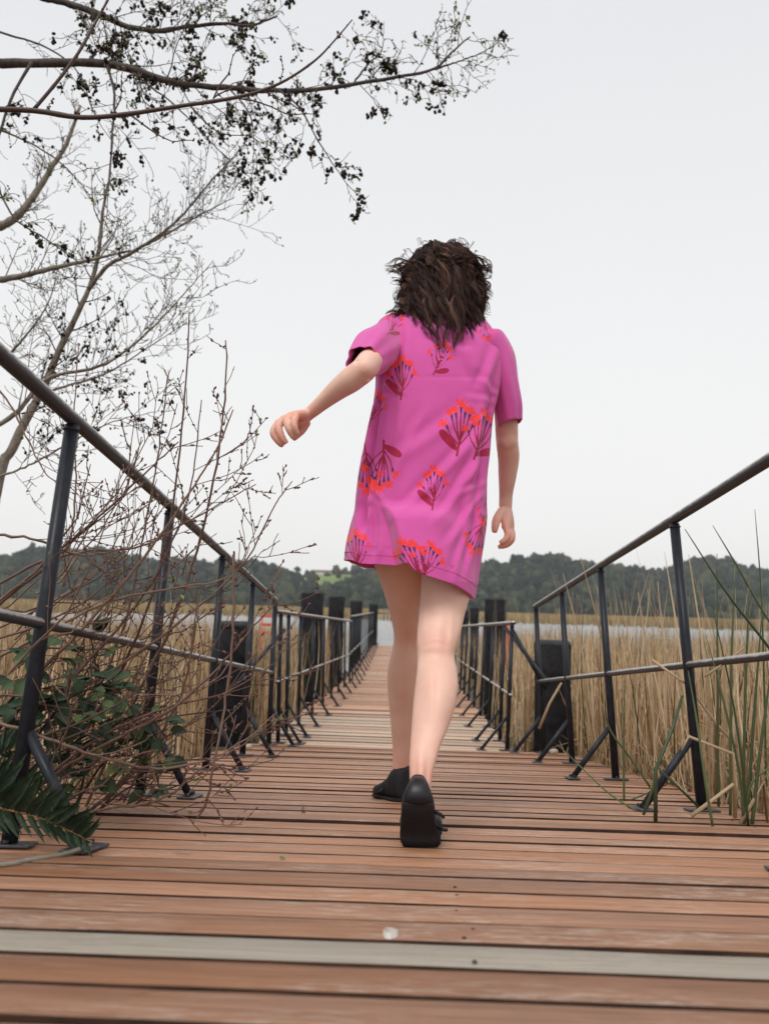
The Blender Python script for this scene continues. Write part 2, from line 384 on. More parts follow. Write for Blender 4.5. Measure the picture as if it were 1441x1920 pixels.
# ------------------------------------------------------------------ boardwalk: plank by plank
bw = empty('boardwalk', ramp(0, 0)); tag(bw, kind='structure')
def plank_mesh(name, length, width, th, seg, wob, r):
    """plank along x, centred; long edges wander a little and the top corners are rounded over"""
    xs = np.linspace(-length / 2, length / 2, seg + 1)
    e0 = -width / 2 + wob * np.cumsum(r.normal(0, .35, seg + 1)) * .6 + wob * r.normal(0, .5, seg + 1)
    e1 = width / 2 + wob * np.cumsum(r.normal(0, .35, seg + 1)) * .6 + wob * r.normal(0, .5, seg + 1)
    cup = r.uniform(-.0015, .0015); zz = wob * .5 * np.cumsum(r.normal(0, .3, seg + 1))
    bv = .0016
    prof = []
    for i, x in enumerate(xs):
        a, b_ = e0[i], e1[i]; z = zz[i]
        prof.append([(x, a, -th), (x, a, z - bv), (x, a + bv * .7, z - .001), (x, (a + b_) / 2, z + cup), (x, b_ - bv * .7, z - .001), (x, b_, z - bv), (x, b_, -th)])
    V = np.array(prof).reshape(-1, 3); k = 7; F_ = []
    for i in range(seg):
        for j in range(k):
            j2 = (j + 1) % k; F_.append([i * k + j, i * k + j2, (i + 1) * k + j2, (i + 1) * k + j])
    F_ += [[0, 1, 5, 6], [1, 2, 4, 5], [2, 3, 4, 4]]; q = seg * k
    F_ += [[q + 6, q + 5, q + 1, q], [q + 5, q + 4, q + 2, q + 1], [q + 4, q + 3, q + 2, q + 2]]
    me = fast_mesh(name, V, F_, False); me.validate(); me['sides'] = 1
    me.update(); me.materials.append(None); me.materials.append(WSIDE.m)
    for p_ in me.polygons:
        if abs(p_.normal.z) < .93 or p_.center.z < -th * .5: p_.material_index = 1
    return me
def put(o, org, fr, rz=0.0, rx=0.0):
    mt = Matrix(((fr[0][0], fr[1][0], fr[2][0], org[0]), (fr[0][1], fr[1][1], fr[2][1], org[1]), (fr[0][2], fr[1][2], fr[2][2], org[2]), (0, 0, 0, 1)))
    o.matrix_parent_inverse = Matrix.Identity(4)
    if o.parent: mt = Matrix.Translation(-o.parent.location) @ mt
    o.matrix_basis = mt @ Matrix.Rotation(rz, 4, 'Z') @ Matrix.Rotation(rx, 4, 'X')
r_ = np.random.default_rng(21)
PW = .085
protos = [plank_mesh('plank', 2.12, PW, .038, 26, .0011, r_) for _ in range(12)]
protos_far = [plank_mesh('plank', 1.66, PW, .038, 6, .0012, r_) for _ in range(8)]
# joints seen in the photograph, as distances along the ramp
SCREWS = []
y = -1.6; k = 0
while y < 16.42 * H - .03:
    gap = r_.choice([.011, .014, .017, .023]); 
    me = protos[k % 12]
    o = link('plank', me, None, bw)
    yc = y + PW / 2
    put(o, ramp(.10 + r_.normal(0, .008), yc, r_.normal(0, .0016)), RF, -.006 + r_.normal(0, .0022), r_.normal(0, .014))
    dist = yc
    grey = abs(yc - 1.075) < .05
    if grey:
        o.data = o.data.copy(); o.data.materials[0] = WOODG
        if grey: o['label'] = 'weathered grey board among the red ones'
    elif not o.data.materials[0]: o.data.materials[0] = WOOD
    for sx in (.12, -.86, 1.02):
        for dy in (-.022, .022):
            if r_.random() < (.45 if sx == .12 else .3): SCREWS.append((ramp(sx + r_.normal(0, .006), yc + dy + r_.normal(0, .003), .0008), RF))
    y += PW + gap; k += 1
y = .012
while y < 6.03:
    gap = r_.choice([.008, .010, .013]); me = protos_far[k % 8].copy(); o = link('plank', me, None, bw); me.materials[0] = WOODP if y < 2.08 and r_.random() < .8 else WOODO
    put(o, sec2(-.13 + r_.normal(0, .006), y + PW / 2, r_.normal(0, .0016)), SF, r_.normal(0, .002), r_.normal(0, .01)); y += PW + gap; k += 1
y = .02
while y < 11.2:
    gap = .012; me = protos_far[k % 8].copy(); o = link('plank', me, None, bw); me.materials[0] = WOODO if r_.random() < .85 else WOODP
    put(o, sec3(-.10, y + PW / 2, r_.normal(0, .0016)), TF, r_.normal(0, .002), 0); y += PW + gap; k += 1
JST = simple('dark wet joist', (.012, .008, .006), (.035, .024, .018), 9)
for (fn, fr, y0, y1, xl, xr) in ((ramp, RF, -1.6, 16.4 * H, -.86, 1.04), (sec2, SF, 0, 6.03, -.86, .60), (sec3, TF, 0, 11.2, -.83, .63)):
    for t in (0, .5, 1):
        me = box_me('joist', .06, y1 - y0, .14, .004); o = link('joist', me, JST, bw)
        put(o, fn(xl + (xr - xl) * t, (y0 + y1) / 2, -.112), fr)
# screw heads, flush with the boards
sb = Batch(); a = np.arange(8) * math.pi / 4
for p, fr in SCREWS:
    V = [p + fr[0] * math.cos(q) * .0025 + fr[1] * math.sin(q) * .0025 + fr[2] * .0006 for q in a] + [p + fr[0] * math.cos(q) * .0035 + fr[1] * math.sin(q) * .0035 - fr[2] * .002 for q in a]
    sb.add(V, [[0, 1, 2, 3], [0, 3, 4, 7], [4, 5, 6, 7]] + [[i, (i + 8), (i + 1) % 8 + 8, (i + 1) % 8] for i in range(8)])
SCR = simple('rusty screw', (.02, .014, .012), (.06, .04, .035), 200, .5, .5, .1, .4)
o = link('screws', sb.mesh('screws', False), SCR, bw); o['kind'] = 'stuff'; 

# ------------------------------------------------------------------ railings
PLATE = simple('galvanised base plate', (.05, .055, .065), (.14, .15, .165), 60, .45, .5, .2, .6)
BOLT = simple('dark bolt head', (.02, .02, .022), (.06, .06, .06), 90, .5, .5, .1, .7)
def ring_weld(name, p, d, r, parent):
    d = norm(np.array(d)); V, Fq = pipe([p - d * .004, p, p + d * .004], [r * 1.0, r * 1.22, r * 1.0], 12); return link(name, fast_mesh(name, V, Fq), PAINT, parent)
def base_plate(p, fr, parent, sx=.055, sy=.1):
    bp = link('base_plate', box_me('base_plate', sx, sy, .006, .0015), PLATE, parent); put(bp, p + fr[2] * .0045, fr, random.uniform(-.2, .2))
    for s in (-1, 1):
        b_ = pipe_obj('bolt', [p + fr[1] * s * sy * .32 + fr[2] * .006, p + fr[1] * s * sy * .32 + fr[2] * .016], .007, BOLT, None, 6)
        b_.parent = bp; b_.matrix_parent_inverse = bp.matrix_world.inverted() if False else (Matrix.Translation(bp.parent.location) @ bp.matrix_basis).inverted()
def railing(name, label, fn, fr, xb, xt, ys, hh, mid, side, inset, r=.0165, ends=(None, None), topx=None, loc=None, brace_y=None):
    t = empty(name, fn(xb, ys[0] if loc is None else loc)); tag(t, label, 'railing', 'steel railings along the boardwalk')
    y0, y1 = ends
    pipe_obj('top_rail', [fn(xt(y0), y0, hh)] + [fn(xt(q), q, hh) for q in ys if y0 < q < y1] + [fn(xt(y1), y1, hh)], r * 1.02, GALV, t, 16)
    pipe_obj('middle_rail', [fn(xt(y0) * .5 + xb * .5, y0, mid)] + [fn(xt(q) * .5 + xb * .5, q, mid) for q in ys if y0 < q < y1] + [fn(xt(y1) * .5 + xb * .5, y1, mid)], r * .72, GALV, t, 14)
    for q in ys:
        a, b_ = fn(xb, q, 0.006), fn(xt(q), q, hh - r)
        p = pipe_obj('post', [a, b_], r, PAINT, t, 14)
        ring_weld('weld', b_ + (a - b_) * .012, b_ - a, r, t)
        base_plate(fn(xb, q, 0), fr, t, .10, .05)
        j = fn(xb, q, hh * .26); f_ = fn(xb + side * inset, q - .01, .004)
        pipe_obj('brace', [f_, j], r * .72, PAINT, t, 12)
        base_plate(f_ - fr[2] * .004, fr, t)
    return t
hR = .93
railing('railing', 'near left steel railing running down the ramp behind the bare shrub', ramp, RF, -.775, lambda q: -.742 - .009 * q, [2.6 * H, 5.3 * H, 7.95 * H, 10.7 * H, 13.3 * H, 16.1 * H],
        hR, .455, 1, .16, ends=(-.6, 16.25 * H))
railing('railing', 'near right steel railing running down the ramp in front of the dry reeds', ramp, RF, .985, lambda q: .955 - .001 * q, [2.6 * H, 5.25 * H, 8.1 * H, 11.1 * H, 13.7 * H, 16.2 * H],
        hR + .012, .452, -1, .19, ends=(-.6, 16.35 * H))
ysl = [.05, .38, .98, 1.78, 2.6, 3.4, 4.2, 5.0, 5.8]
railing('railing', 'left railing of the level walkway in front of the tall round piles', sec2, SF, -.84, lambda q: -.86, ysl, .86, .40, 1, .15, .014, ends=(-.05, 6.0))
railing('railing', 'right railing of the level walkway beyond the foot of the ramp', sec2, SF, .67, lambda q: .70, [.06, .5, 1.3, 2.1, 2.9, 3.7, 4.5, 5.3], .83, .36, -1, .17, .014, ends=(-.02, 6.0))
railing('railing', 'farthest left railing leading to the end of the walkway', sec3, TF, -.84, lambda q: -.86, [.4, 1.3, 2.2, 3.1, 4.0, 5.0, 6.0, 7.0, 8.0, 9.0, 10.0, 11.0], .93, .42, 1, .15, .014, ends=(.0, 11.1))
railing('railing', 'farthest right railing half hidden behind the woman\'s leg', sec3, TF, .66, lambda q: .68, [.4, 1.3, 2.2, 3.1, 4.0, 5.0, 6.0, 7.0, 8.0, 9.0, 10.0, 11.0], .90, .42, -1, .15, .014, ends=(.0, 11.1))
# diagonal struts tying the level walkway to the ramp
def strut(label, a, b_):
    o = pipe_obj('strut', [a, b_], .013, PAINT, None, 12); tag(o, label, 'strut', 'diagonal struts where the ramp meets the walkway')
strut('left diagonal pipe strut between ramp and level walkway', sec2(-.84, .1, .74), ramp(-.95, 15.0 * H, .36))
strut('upper right diagonal pipe strut behind the last ramp post', sec2(.69, .38, .80), ramp(.985, 15.6 * H, .44))
strut('lower right diagonal pipe strut behind the last ramp post', sec2(.69, .04, .80), ramp(1.0, 16.1 * H, .40))
# piles
def pile(px, top, Y, dia, label, bottom=-.6):
    p = at(px, top, Y); t = empty('pile', (p[0], p[1], WATER)); tag(t, label, 'pile', 'dark round piles beside the walkway')
    r = dia / 2; n = 22; zs = np.linspace(bottom, p[2], 9); V, Fq = pipe([(p[0], p[1], z) for z in zs], [r * (1 + .03 * math.sin(z * 7 + px)) for z in zs], n)
    rr = np.random.default_rng(int(px)); ang = rr.normal(0, .02, n); V = V.reshape(-1, n, 3); c = np.array([p[0], p[1], 0])
    for i in range(n): V[:, i, :2] = c[:2] + (V[:, i, :2] - c[:2]) * (1 + ang[i])
    link('post', fast_mesh('post', V.reshape(-1, 3), Fq), PILE, t)
    V, Fq = pipe([(p[0], p[1], p[2] - .02), (p[0], p[1], p[2] + .012), (p[0], p[1], p[2] + .03)], [r * 1.01, r * 1.01, r * .9], n); link('cap', fast_mesh('cap', V, Fq), CAPM, t)
pile(443, 1172, 6.15, .27, 'squat pile at the foot of the ramp seen through the bare twigs')
pile(586, 1113, 8.95, .262, 'nearest and tallest pile left of the walkway')
pile(631, 1120, 12.9, .262, 'second tall pile left of the walkway')
pile(668, 1128, 16.4, .262, 'third tall pile left of the walkway')
pile(700, 1134, 22.5, .26, 'fourth pile left of the walkway, smallest and farthest')
pile(1035, 1208, 5.85, .265, 'squat pile standing in the reeds behind the right ramp railing')
pile(928, 1125, 9.4, .262, 'tall wide pile right of the walkway beside the woman\'s leg')
pile(889, 1140, 17.5, .20, 'thin far pile right of the walkway')
pile(871, 1146, 20.5, .22, 'farthest pile right of the walkway beside the woman\'s knee')
# end gate with white bars
GW = simple('white painted bars', (.6, .6, .6), (.72, .72, .72), 30, .5)
p0 = sec3(-.95, 11.2, 0); gt = empty('end_barrier', p0); tag(gt, 'pale barred barrier at the far end of the walkway by the water', 'barrier')
pipe_obj('rail', [sec3(-.95, 11.25, .93), sec3(.7, 11.25, .93)], .02, GALV, gt, 10); pipe_obj('rail', [sec3(-.95, 11.25, .08), sec3(.7, 11.25, .08)], .014, GW, gt, 8)
for i in range(17):
    x = -.9 + i * .1; pipe_obj('bar', [sec3(x, 11.25, .05), sec3(x, 11.25, .9)], .007, GW, gt, 6)
# orange things beyond the reeds
ORG = simple('orange plastic', (.50, .10, .05), (.62, .15, .07), 4, .5); GRY = simple('grey plastic', (.3, .3, .3), (.42, .42, .42), 4, .5)
p = at(950, 1190, 9.3); t = empty('marker_post', p); tag(t, 'orange marker post with grey top beside the wide right pile', 'marker')
pipe_obj('tube', [p + (0, 0, -.5), p + (0, 0, .02), p + (0, 0, .12)], [.03, .03, .022], ORG, t, 10); pipe_obj('cap', [p + (0, 0, .12), p + (0, 0, .16)], .03, GRY, t, 10)
p = at(500, 1186, 9.0); t = empty('safety_barrier', p); tag(t, 'low orange barrier frame beyond the left ramp railing', 'barrier')
for s in (-1, 1): pipe_obj('leg', [p + (s * .075, 0, -.7), p + (s * .06, 0, .2)], .011, ORG, t, 8)
for z in (.0, .09, .19): 
    me = box_me('board', .15, .012, .035, .003, (0, 0, z)); me['local'] = 1; link('board', me, ORG, t)
# ------------------------------------------------------------------ the walking woman
PX = lambda Y: Y / F                       # metres per photograph pixel at distance Y (near the picture's middle)
def lof(rings, n=28, cap=True, power=2.0):
    """rings: (centre xyz, half width, half depth[, axis u, axis v]) -> V, F quads, ends closed by small rings"""
    V = []
    a = np.arange(n) * 2 * math.pi / n; ca, sa = np.cos(a), np.sin(a)
    ca = np.sign(ca) * np.abs(ca) ** (2 / power); sa = np.sign(sa) * np.abs(sa) ** (2 / power)
    def ring(c, u, v, w, d): V.append(np.array(c)[None] + ca[:, None] * np.array(u)[None] * w + sa[:, None] * np.array(v)[None] * d)
    rr = [(r + (None, None))[:5] if len(r) == 3 else r for r in rings]
    U = (1., 0, 0); W = (0, 1., 0)
    for i, (c, w, d, u, v) in enumerate(rr):
        u = U if u is None else u; v = W if v is None else v
        if i == 0 and cap: ring(c, u, v, w * .03, d * .03)
        ring(c, u, v, w, d)
        if i == len(rr) - 1 and cap: ring(c, u, v, w * .03, d * .03)
    m_ = len(V); V = np.concatenate(V); j = np.arange(m_ - 1)[:, None] * n; k = np.arange(n)[None]; k2 = (k + 1) % n
    return V, np.stack([j + k, j + k2, j + n + k2, j + n + k], -1).reshape(-1, 4)
def resample(rows, n):
    rows = np.asarray(rows, float); return spline(rows, n)
def limb_rows(rows, n=26, dfac=1.02, bulge=None):
    """rows of (py, pxl, pxr, Y): horizontal rings that fill the silhouette between the two columns"""
    out = []
    for i, (py, xl, xr, Y) in enumerate(resample(rows, n)):
        a, b_ = at(xl, py, Y), at(xr, py, Y); w = (b_[0] - a[0]) / 2; c = (a + b_) / 2
        out.append((c, w, w * dfac))
    return out
def limb_axis(pts, rad, n=16, flat=1.0, flat_dir=(0, 1, 0)):
    """tube along 3d points with radii, cross-section may be flattened"""
    P = spline(pts, n); R = np.interp(np.linspace(0, 1, n), np.linspace(0, 1, len(rad)), rad); T = norm(np.gradient(P, axis=0)); out = []
    for p, r, t in zip(P, R, T):
        v = np.array(flat_dir, float); v = norm(v - t * (v @ t)); u = np.cross(t, v); out.append((p, r, r * flat, tuple(u), tuple(v)))
    return out
def ball(c, r, n=20):
    """ellipsoid as rings"""
    r = np.broadcast_to(np.asarray(r, float), (3,)); out = []
    for k in range(1, 12):
        t = math.pi * k / 12; out.append((np.array(c) + np.array([0, 0, -math.cos(t) * r[2]]), math.sin(t) * r[0], math.sin(t) * r[1]))
    return out
def remesh(name, batch, vox, smooth_it, mat, parent, smooth_f=.5):
    me = batch.mesh(name + '_raw', True, False)
    o = bpy.data.objects.new(name + '_raw', me); C.objects.link(o)
    md_ = o.modifiers.new('r', 'REMESH'); md_.mode = 'VOXEL'; md_.voxel_size = vox; md_.use_smooth_shade = True
    sm = o.modifiers.new('s', 'SMOOTH'); sm.factor = smooth_f; sm.iterations = smooth_it
    bpy.context.view_layer.update()
    new = bpy.data.meshes.new_from_object(o.evaluated_get(bpy.context.evaluated_depsgraph_get())); new.name = name
    bpy.data.objects.remove(o); bpy.data.meshes.remove(me)
    new.materials.clear()
    new.polygons.foreach_set('use_smooth', np.ones(len(new.polygons), bool))
    return link(name, new, mat, parent)

foot0 = at(787, 1588, 1.84)
woman = empty('person', (foot0[0], 2.2, foot0[2])); tag(woman, 'woman in a pink flowered T-shirt dress walking away down the boardwalk, left arm held out', 'person')

SKIN = M('fair skin', .5, .4)
nn = SKIN.noise(SKIN.coord('Object'), 9, 5, .6); n3 = SKIN.noise(SKIN.coord('Object'), 60, 4, .6)
c_ = SKIN.ramp(nn, [(.3, (.74, .455, .355)), (.7, (.82, .55, .45))])
c_ = SKIN.mix(SKIN.ramp(n3, [(.5, (0, 0, 0)), (.8, (.16, .16, .16))]), c_, (.74, .42, .34))
fl_ = SKIN.attr('flush'); c_ = SKIN.mix(SKIN.mathn('MULTIPLY', fl_, .8, True), c_, (.74, .30, .22)); SKIN.col(c_); SKIN.b.inputs['Subsurface Weight'].default_value = .12; SKIN.b.inputs['Subsurface Radius'].default_value = (.02, .008, .004); SKIN.b.inputs['Subsurface Scale'].default_value = .6
SKIN.bump(n3, .05, .0006)

B = Batch()
def put_l(r, n=28, power=2.0): B.add(*lof(r, n, True, power))
# right leg, pushing off: rows are (row, left column, right column, distance)
put_l(limb_rows([(985, 800, 900, 2.20), (1040, 792, 892, 2.18), (1093, 789, 884, 2.15), (1120, 788, 880, 2.13), (1150, 785, 871, 2.11), (1183, 782, 864, 2.08), (1208, 781, 857, 2.06), (1230, 782, 852, 2.05),
    (1257, 781, 856, 2.02), (1284, 778, 858, 1.995), (1321, 774, 853, 1.965), (1362, 771, 840, 1.93), (1390, 769, 828, 1.90), (1422, 767, 818, 1.87), (1450, 767, 811, 1.85), (1475, 768, 808, 1.84), (1500, 770, 806, 1.84)], 44))
# left leg, taking the weight
put_l(limb_rows([(985, 695, 800, 2.24), (1030, 694, 796, 2.27), (1066, 702, 796, 2.30), (1096, 714, 796, 2.325), (1140, 727, 793, 2.36), (1163, 733, 789, 2.385), (1187, 737.5, 786, 2.41), (1207, 737, 784, 2.43),
    (1233, 731, 787, 2.45), (1262, 726, 789, 2.475), (1292, 726, 787, 2.50), (1335, 730, 781, 2.53), (1379, 734, 774, 2.555), (1408, 736, 769, 2.57), (1437, 735, 765, 2.58), (1462, 733, 763, 2.585), (1480, 733, 762, 2.59)], 44))
# torso, hips, neck
put_l(limb_rows([(600, 790, 850, 2.27), (622, 745, 905, 2.25), (650, 722, 930, 2.23), (700, 716, 925, 2.22), (770, 712, 912, 2.21), (840, 715, 895, 2.2), (900, 706, 895, 2.2), (960, 692, 902, 2.2), (1010, 690, 902, 2.2), (1040, 700, 895, 2.2)], 26, .46), 28)
put_l(limb_axis([at(835, 520, 2.30), at(832, 570, 2.28), at(828, 625, 2.25)], [.052, .050, .06], 8))
# head with face turned away down the walk
HC = at(829, 540, 2.30)
put_l(ball(HC + (0, .005, .01), (.074, .094, .108)))
put_l(ball(HC + (0, .045, -.045), (.058, .056, .072)))
put_l(ball(HC + (0, .100, -.022), (.012, .018, .018))); put_l(ball(HC + (0, .090, .000), (.009, .016, .032)))      # nose
put_l(ball(HC + (0, .094, -.062), (.022, .010, .008)))                                                                  # lips
put_l(ball(HC + (0, .082, -.098), (.022, .022, .020)))                                                                  # chin
for s in (-1, 1):
    put_l(ball(HC + (s * .076, .0, -.018), (.010, .020, .030)))                                                          # ears
    put_l(ball(HC + (s * .034, .078, .030), (.028, .014, .010)))                                                         # brows
# arms
EL = at(680, 695, 1.965)
put_l(limb_axis([at(745, 645, 2.24), at(716, 657, 2.14), at(697, 674, 2.05), EL], [.044, .037, .036, .034], 14))
put_l(limb_axis([EL, at(656, 713, 1.985), at(632, 731, 2.01), at(605, 754, 2.045), at(582, 774, 2.075), at(572, 781, 2.08)], [.034, .034, .0285, .0215, .0175, .0180], 20))
put_l(ball(EL + (.004, -.012, .0), .026))
put_l(limb_axis([at(925, 650, 2.24), at(938, 700, 2.26), at(947, 760, 2.28), at(950, 826, 2.31), at(953, 856, 2.34), at(951, 890, 2.37), at(948, 925, 2.405), at(947, 952, 2.42)],
    [.050, .046, .036, .0335, .0335, .0285, .0215, .0205], 26))
put_l(ball(at(950, 826, 2.30), (.031, .031, .034)))
def finger(pts, r0, r1): put_l(limb_axis([np.array(at(*p)) for p in pts], [r0, r0 * .97, (r0 + r1) / 2 * 1.02, r1], 14), 14)
# left hand, loosely curled and seen from its little-finger side
KN = [(556, 775, 2.020), (545, 777, 2.036), (533, 783, 2.052), (523, 790, 2.068)]
for (kx, ky, kd) in KN: put_l(limb_axis([at(576, 779, 2.078), at((kx + 574) / 2, (ky + 778) / 2 + 1, (kd + 2.078) / 2), at(kx, ky + 3, kd)], [.016, .0145, .0115], 8), 16)
put_l(limb_axis([at(574, 784, 2.08), at(560, 790, 2.075), at(545, 795, 2.075)], [.018, .017, .012], 8), 16)
finger([(557, 776, 2.020), (552, 790, 2.000), (553, 803, 1.998), (558, 815, 2.008)], .0100, .0072)
finger([(545, 778, 2.036), (538, 792, 2.016), (543, 808, 2.010), (551, 822, 2.016)], .0108, .0076)
finger([(533, 784, 2.052), (523, 800, 2.038), (528, 818, 2.032), (537, 832, 2.036)], .0110, .0078)
finger([(523, 791, 2.068), (512, 810, 2.062), (520, 826, 2.060), (531, 837, 2.062)], .0106, .0076)
finger([(576, 790, 2.085), (566, 806, 2.095), (556, 816, 2.100), (548, 824, 2.100)], .0125, .0085)
# right hand, hanging with the fingers bent in
for (kx, ky, kd) in [(947, 990, 2.385), (951, 991, 2.405), (954, 991, 2.425), (957, 989, 2.445)]:
    put_l(limb_axis([at(947, 952, 2.42), at((kx + 947) / 2 + 1, 972, (kd + 2.42) / 2), at(kx, ky, kd)], [.0195, .0165, .0125], 8), 16)
finger([(947, 988, 2.385), (951, 1003, 2.375), (945, 1013, 2.372), (936, 1018, 2.372)], .0105, .0075)
finger([(951, 990, 2.405), (957, 1008, 2.395), (948, 1020, 2.390), (933, 1026, 2.390)], .0112, .0075)
finger([(954, 990, 2.425), (960, 1009, 2.420), (951, 1021, 2.414), (937, 1026, 2.412)], .0108, .0073)
finger([(957, 989, 2.445), (961, 1004, 2.442), (955, 1015, 2.438), (944, 1019, 2.436)], .0095, .0068)
finger([(941, 957, 2.405), (931, 974, 2.380), (927.5, 988, 2.370), (926.5, 999, 2.368)], .0150, .0085)
# feet inside the shoes
put_l(limb_axis([at(788, 1478, 1.835), at(786, 1520, 1.83), at(786, 1565, 1.86), at(786, 1580, 1.93)], [.024, .030, .030, .022], 10), 16)
put_l(limb_axis([at(748, 1468, 2.585), at(742, 1484, 2.60), at(725, 1494, 2.66), at(712, 1497, 2.72)], [.026, .028, .026, .018], 10), 16)
body = remesh('body', B, .0034, 5, SKIN.m, woman)
# crease lines at the backs of the knees come from a light push along the surface normal
me = body.data; co = np.empty(len(me.vertices) * 3, np.float32); me.vertices.foreach_get('co', co); co = co.reshape(-1, 3)
def project(p):
    """photograph column and row of world points, used to place folds and print"""
    d = p - CAM; r = np.array(rt, float); u_ = np.array(up, float); f_ = np.array(fw, float)
    M3 = np.stack([r / (r @ r), u_ / (u_ @ u_), f_ / (f_ @ f_)]); q = d @ M3.T
    return CX + F * q[:, 0] / q[:, 2], CY - F * q[:, 1] / q[:, 2]
px, py = project(co.astype(float))
def sstep(x, a, b_): t = np.clip((x - a) / (b_ - a), 0, 1); return t * t * (3 - 2 * t)
def G(x, s): return np.exp(-(x / s) ** 2)
def crease(cx, cy, rx, ry, amp, slope=0.0):
    t = (py - cy - slope * (px - cx)) / ry; k_ = np.exp(-t * t) * np.exp(-((px - cx) / rx) ** 4); return k_ * amp
push = .0012 * np.exp(-((py - 1206 - .010 * (px - 818) ** 2) / 4.5) ** 2) * np.exp(-((px - 818) / 30) ** 4) + crease(760, 1196, 20, 6, .0007, -.1)
bk = np.clip((2.9 - co[:, 1]) * 0 + 1, 0, 1); legr = (px > 764) & (co[:, 1] < 2.19); legl = (px < 792) & (co[:, 1] > 2.19)
push = push - legr * (.017 * G(px - 824, 30) * G(py - 1296, 62) + .006 * G(px - 788, 10) * G(py - 1440, 60)) - (~legr) * (.015 * G(px - 757, 24) * G(py - 1278, 55) + .005 * G(px - 748, 9) * G(py - 1410, 50)) * (py > 1170)
hol = np.exp(-((px - 835) / 7) ** 2 - ((py - 1195) / 22) ** 2) * .0025 + np.exp(-((px - 790) / 7) ** 2 - ((py - 1195) / 22) ** 2) * .0025 \
    + np.exp(-((px - 779) / 4) ** 2 - ((py - 1462) / 22) ** 2) * .004 + np.exp(-((px - 799) / 4) ** 2 - ((py - 1458) / 22) ** 2) * .004
flush = .75 * G(px - 818, 26) * G(py - 1206, 20) + .6 * G(px - 760, 22) * G(py - 1198, 20) + .55 * G(py - 1440, 50) * (px > 730) * (px < 830) + .8 * (px < 600) * (py < 900) * sstep(-px, -600, -560) + .6 * G(px - 683, 20) * G(py - 695, 18) \
    + .8 * (px > 915) * sstep(py, 930, 985) * (py < 1060) + .35 * G(px - 950, 30) * G(py - 830, 40) + .4 * G(px - 750, 50) * G(py - 1090, 50) * (px < 788)  # last term reddens and darkens the left thigh below the hem
flush = flush * (.75 + .5 * fnoise(co[:, 0] * 1.0, co[:, 2] * 1.0, 60, 12)) + .16 * np.clip(fnoise(co[:, 0], co[:, 2], 28, 13), 0, 1)
t_ = me.attributes.new('flush', 'FLOAT', 'POINT'); t_.data.foreach_set('value', np.clip(flush, 0, 1).astype(np.float32))
hol = hol * 1.5 + .0022 * G(px - 812, 5) * G(py - 1285, 45) - .0025 * G(px - 846, 5) * G(py - 1175, 35) * legr - .0022 * G(px - 793, 5) * G(py - 1172, 35) * legr + .0018 * G(px - 757, 5) * G(py - 1265, 40) + .0016 * fnoise(co[:, 0], co[:, 2], 22, 15)
co[:, 1] += (push + hol).astype(np.float32); me.vertices.foreach_set('co', co.ravel()); me.update()
# eyes
EYEM = M('eye white', .2); EYEM.col((.7, .68, .66))
for s in (-1, 1): link('eye', fast_mesh('eye', *lof(ball(HC + (s * .032, .080, .012), .0125), 14)), EYEM.m, woman)

# ------------------------------------------------------------------ dress
def seg_d(P, a, b_):
    a = np.array(a, float); b_ = np.array(b_, float); ab = b_ - a; t = np.clip(((P - a) @ ab) / (ab @ ab), 0, 1); return np.linalg.norm(P - a - t[:, None] * ab, axis=1)
def flower_shapes():
    r = random.Random(5); stem, cal, red, leaf = [], [], [], []
    stem.append(((0, 0), (.01, .16), .020)); stem.append(((.01, .16), (.03, .36), .017))
    tips = []
    for i, an in enumerate([-50, -34, -19, -4, 11, 27, 43]):
        a = math.radians(an); L = .76 + .20 * (math.cos(a * 1.4) - 1) + (.04 if i % 2 else -.03); bx, by = .02 + .02 * math.sin(a), .18 + .10 * (1 - abs(an) / 50) + (.05 if i % 2 else 0)
        tip = (.315 * math.sin(a) * 1.0 , .16 + L * math.cos(a) * .84); mid = ((bx + tip[0]) / 2 * 1.15, (by + tip[1]) / 2 - .015)
        stem += [((bx, by), mid, .012), (mid, (mid[0] * .35 + tip[0] * .65, mid[1] * .35 + tip[1] * .65), .010)]
        for q in (-.02, 0, .02): cal.append(((mid[0] * .45 + tip[0] * .55, mid[1] * .45 + tip[1] * .55), (tip[0] + q, tip[1] + .01), .0105))
        for q in range(5):
            b2 = a * 1.1 + math.radians(-46 + 23 * q + r.uniform(-6, 6)); L2 = r.uniform(.085, .150)
            red.append(((tip[0] + .02 * math.sin(b2), tip[1]), (tip[0] + L2 * math.sin(b2), tip[1] + .0 + L2 * math.cos(b2)), .0115))
    leaf.append(((.02, .16), (-.33, .42), .085))
    return stem, cal, red, leaf
STEM, CAL, RED, LEAF = flower_shapes()
# (base column, row, head column, row, leaf side)
FLOWERS = [(812, 703, 836, 640, 1, 1.0), (751, 749, 757, 668, -1, 1.0), (856, 854, 868, 752, -1, 1.0), (888, 861, 912, 770, 1, 1.0), (719, 826, 712, 922, 1, 1.0), (810, 956, 816, 875, -1, 1.0),
           (906, 968, 888, 1040, 1, 1.0), (797, 1108, 752, 1010, -1, .9), (788, 1092, 812, 1018, 0, 1.25), (668, 1080, 668, 994, 0, 1.0), (683, 830, 690, 925, 0, .9), (690, 800, 712, 735, 0, .9),
           (705, 712, 700, 655, 0, .8), (726, 628, 752, 585, 1, 1.0), (905, 596, 915, 640, 0, .9), (990, 725, 940, 600, 0, .1), (912, 920, 905, 985, 0, .6),
           (1060, 700, 1050, 780, 1, 1), (1110, 900, 1120, 820, -1, 1), (1030, 860, 1040, 940, 1, 1)]
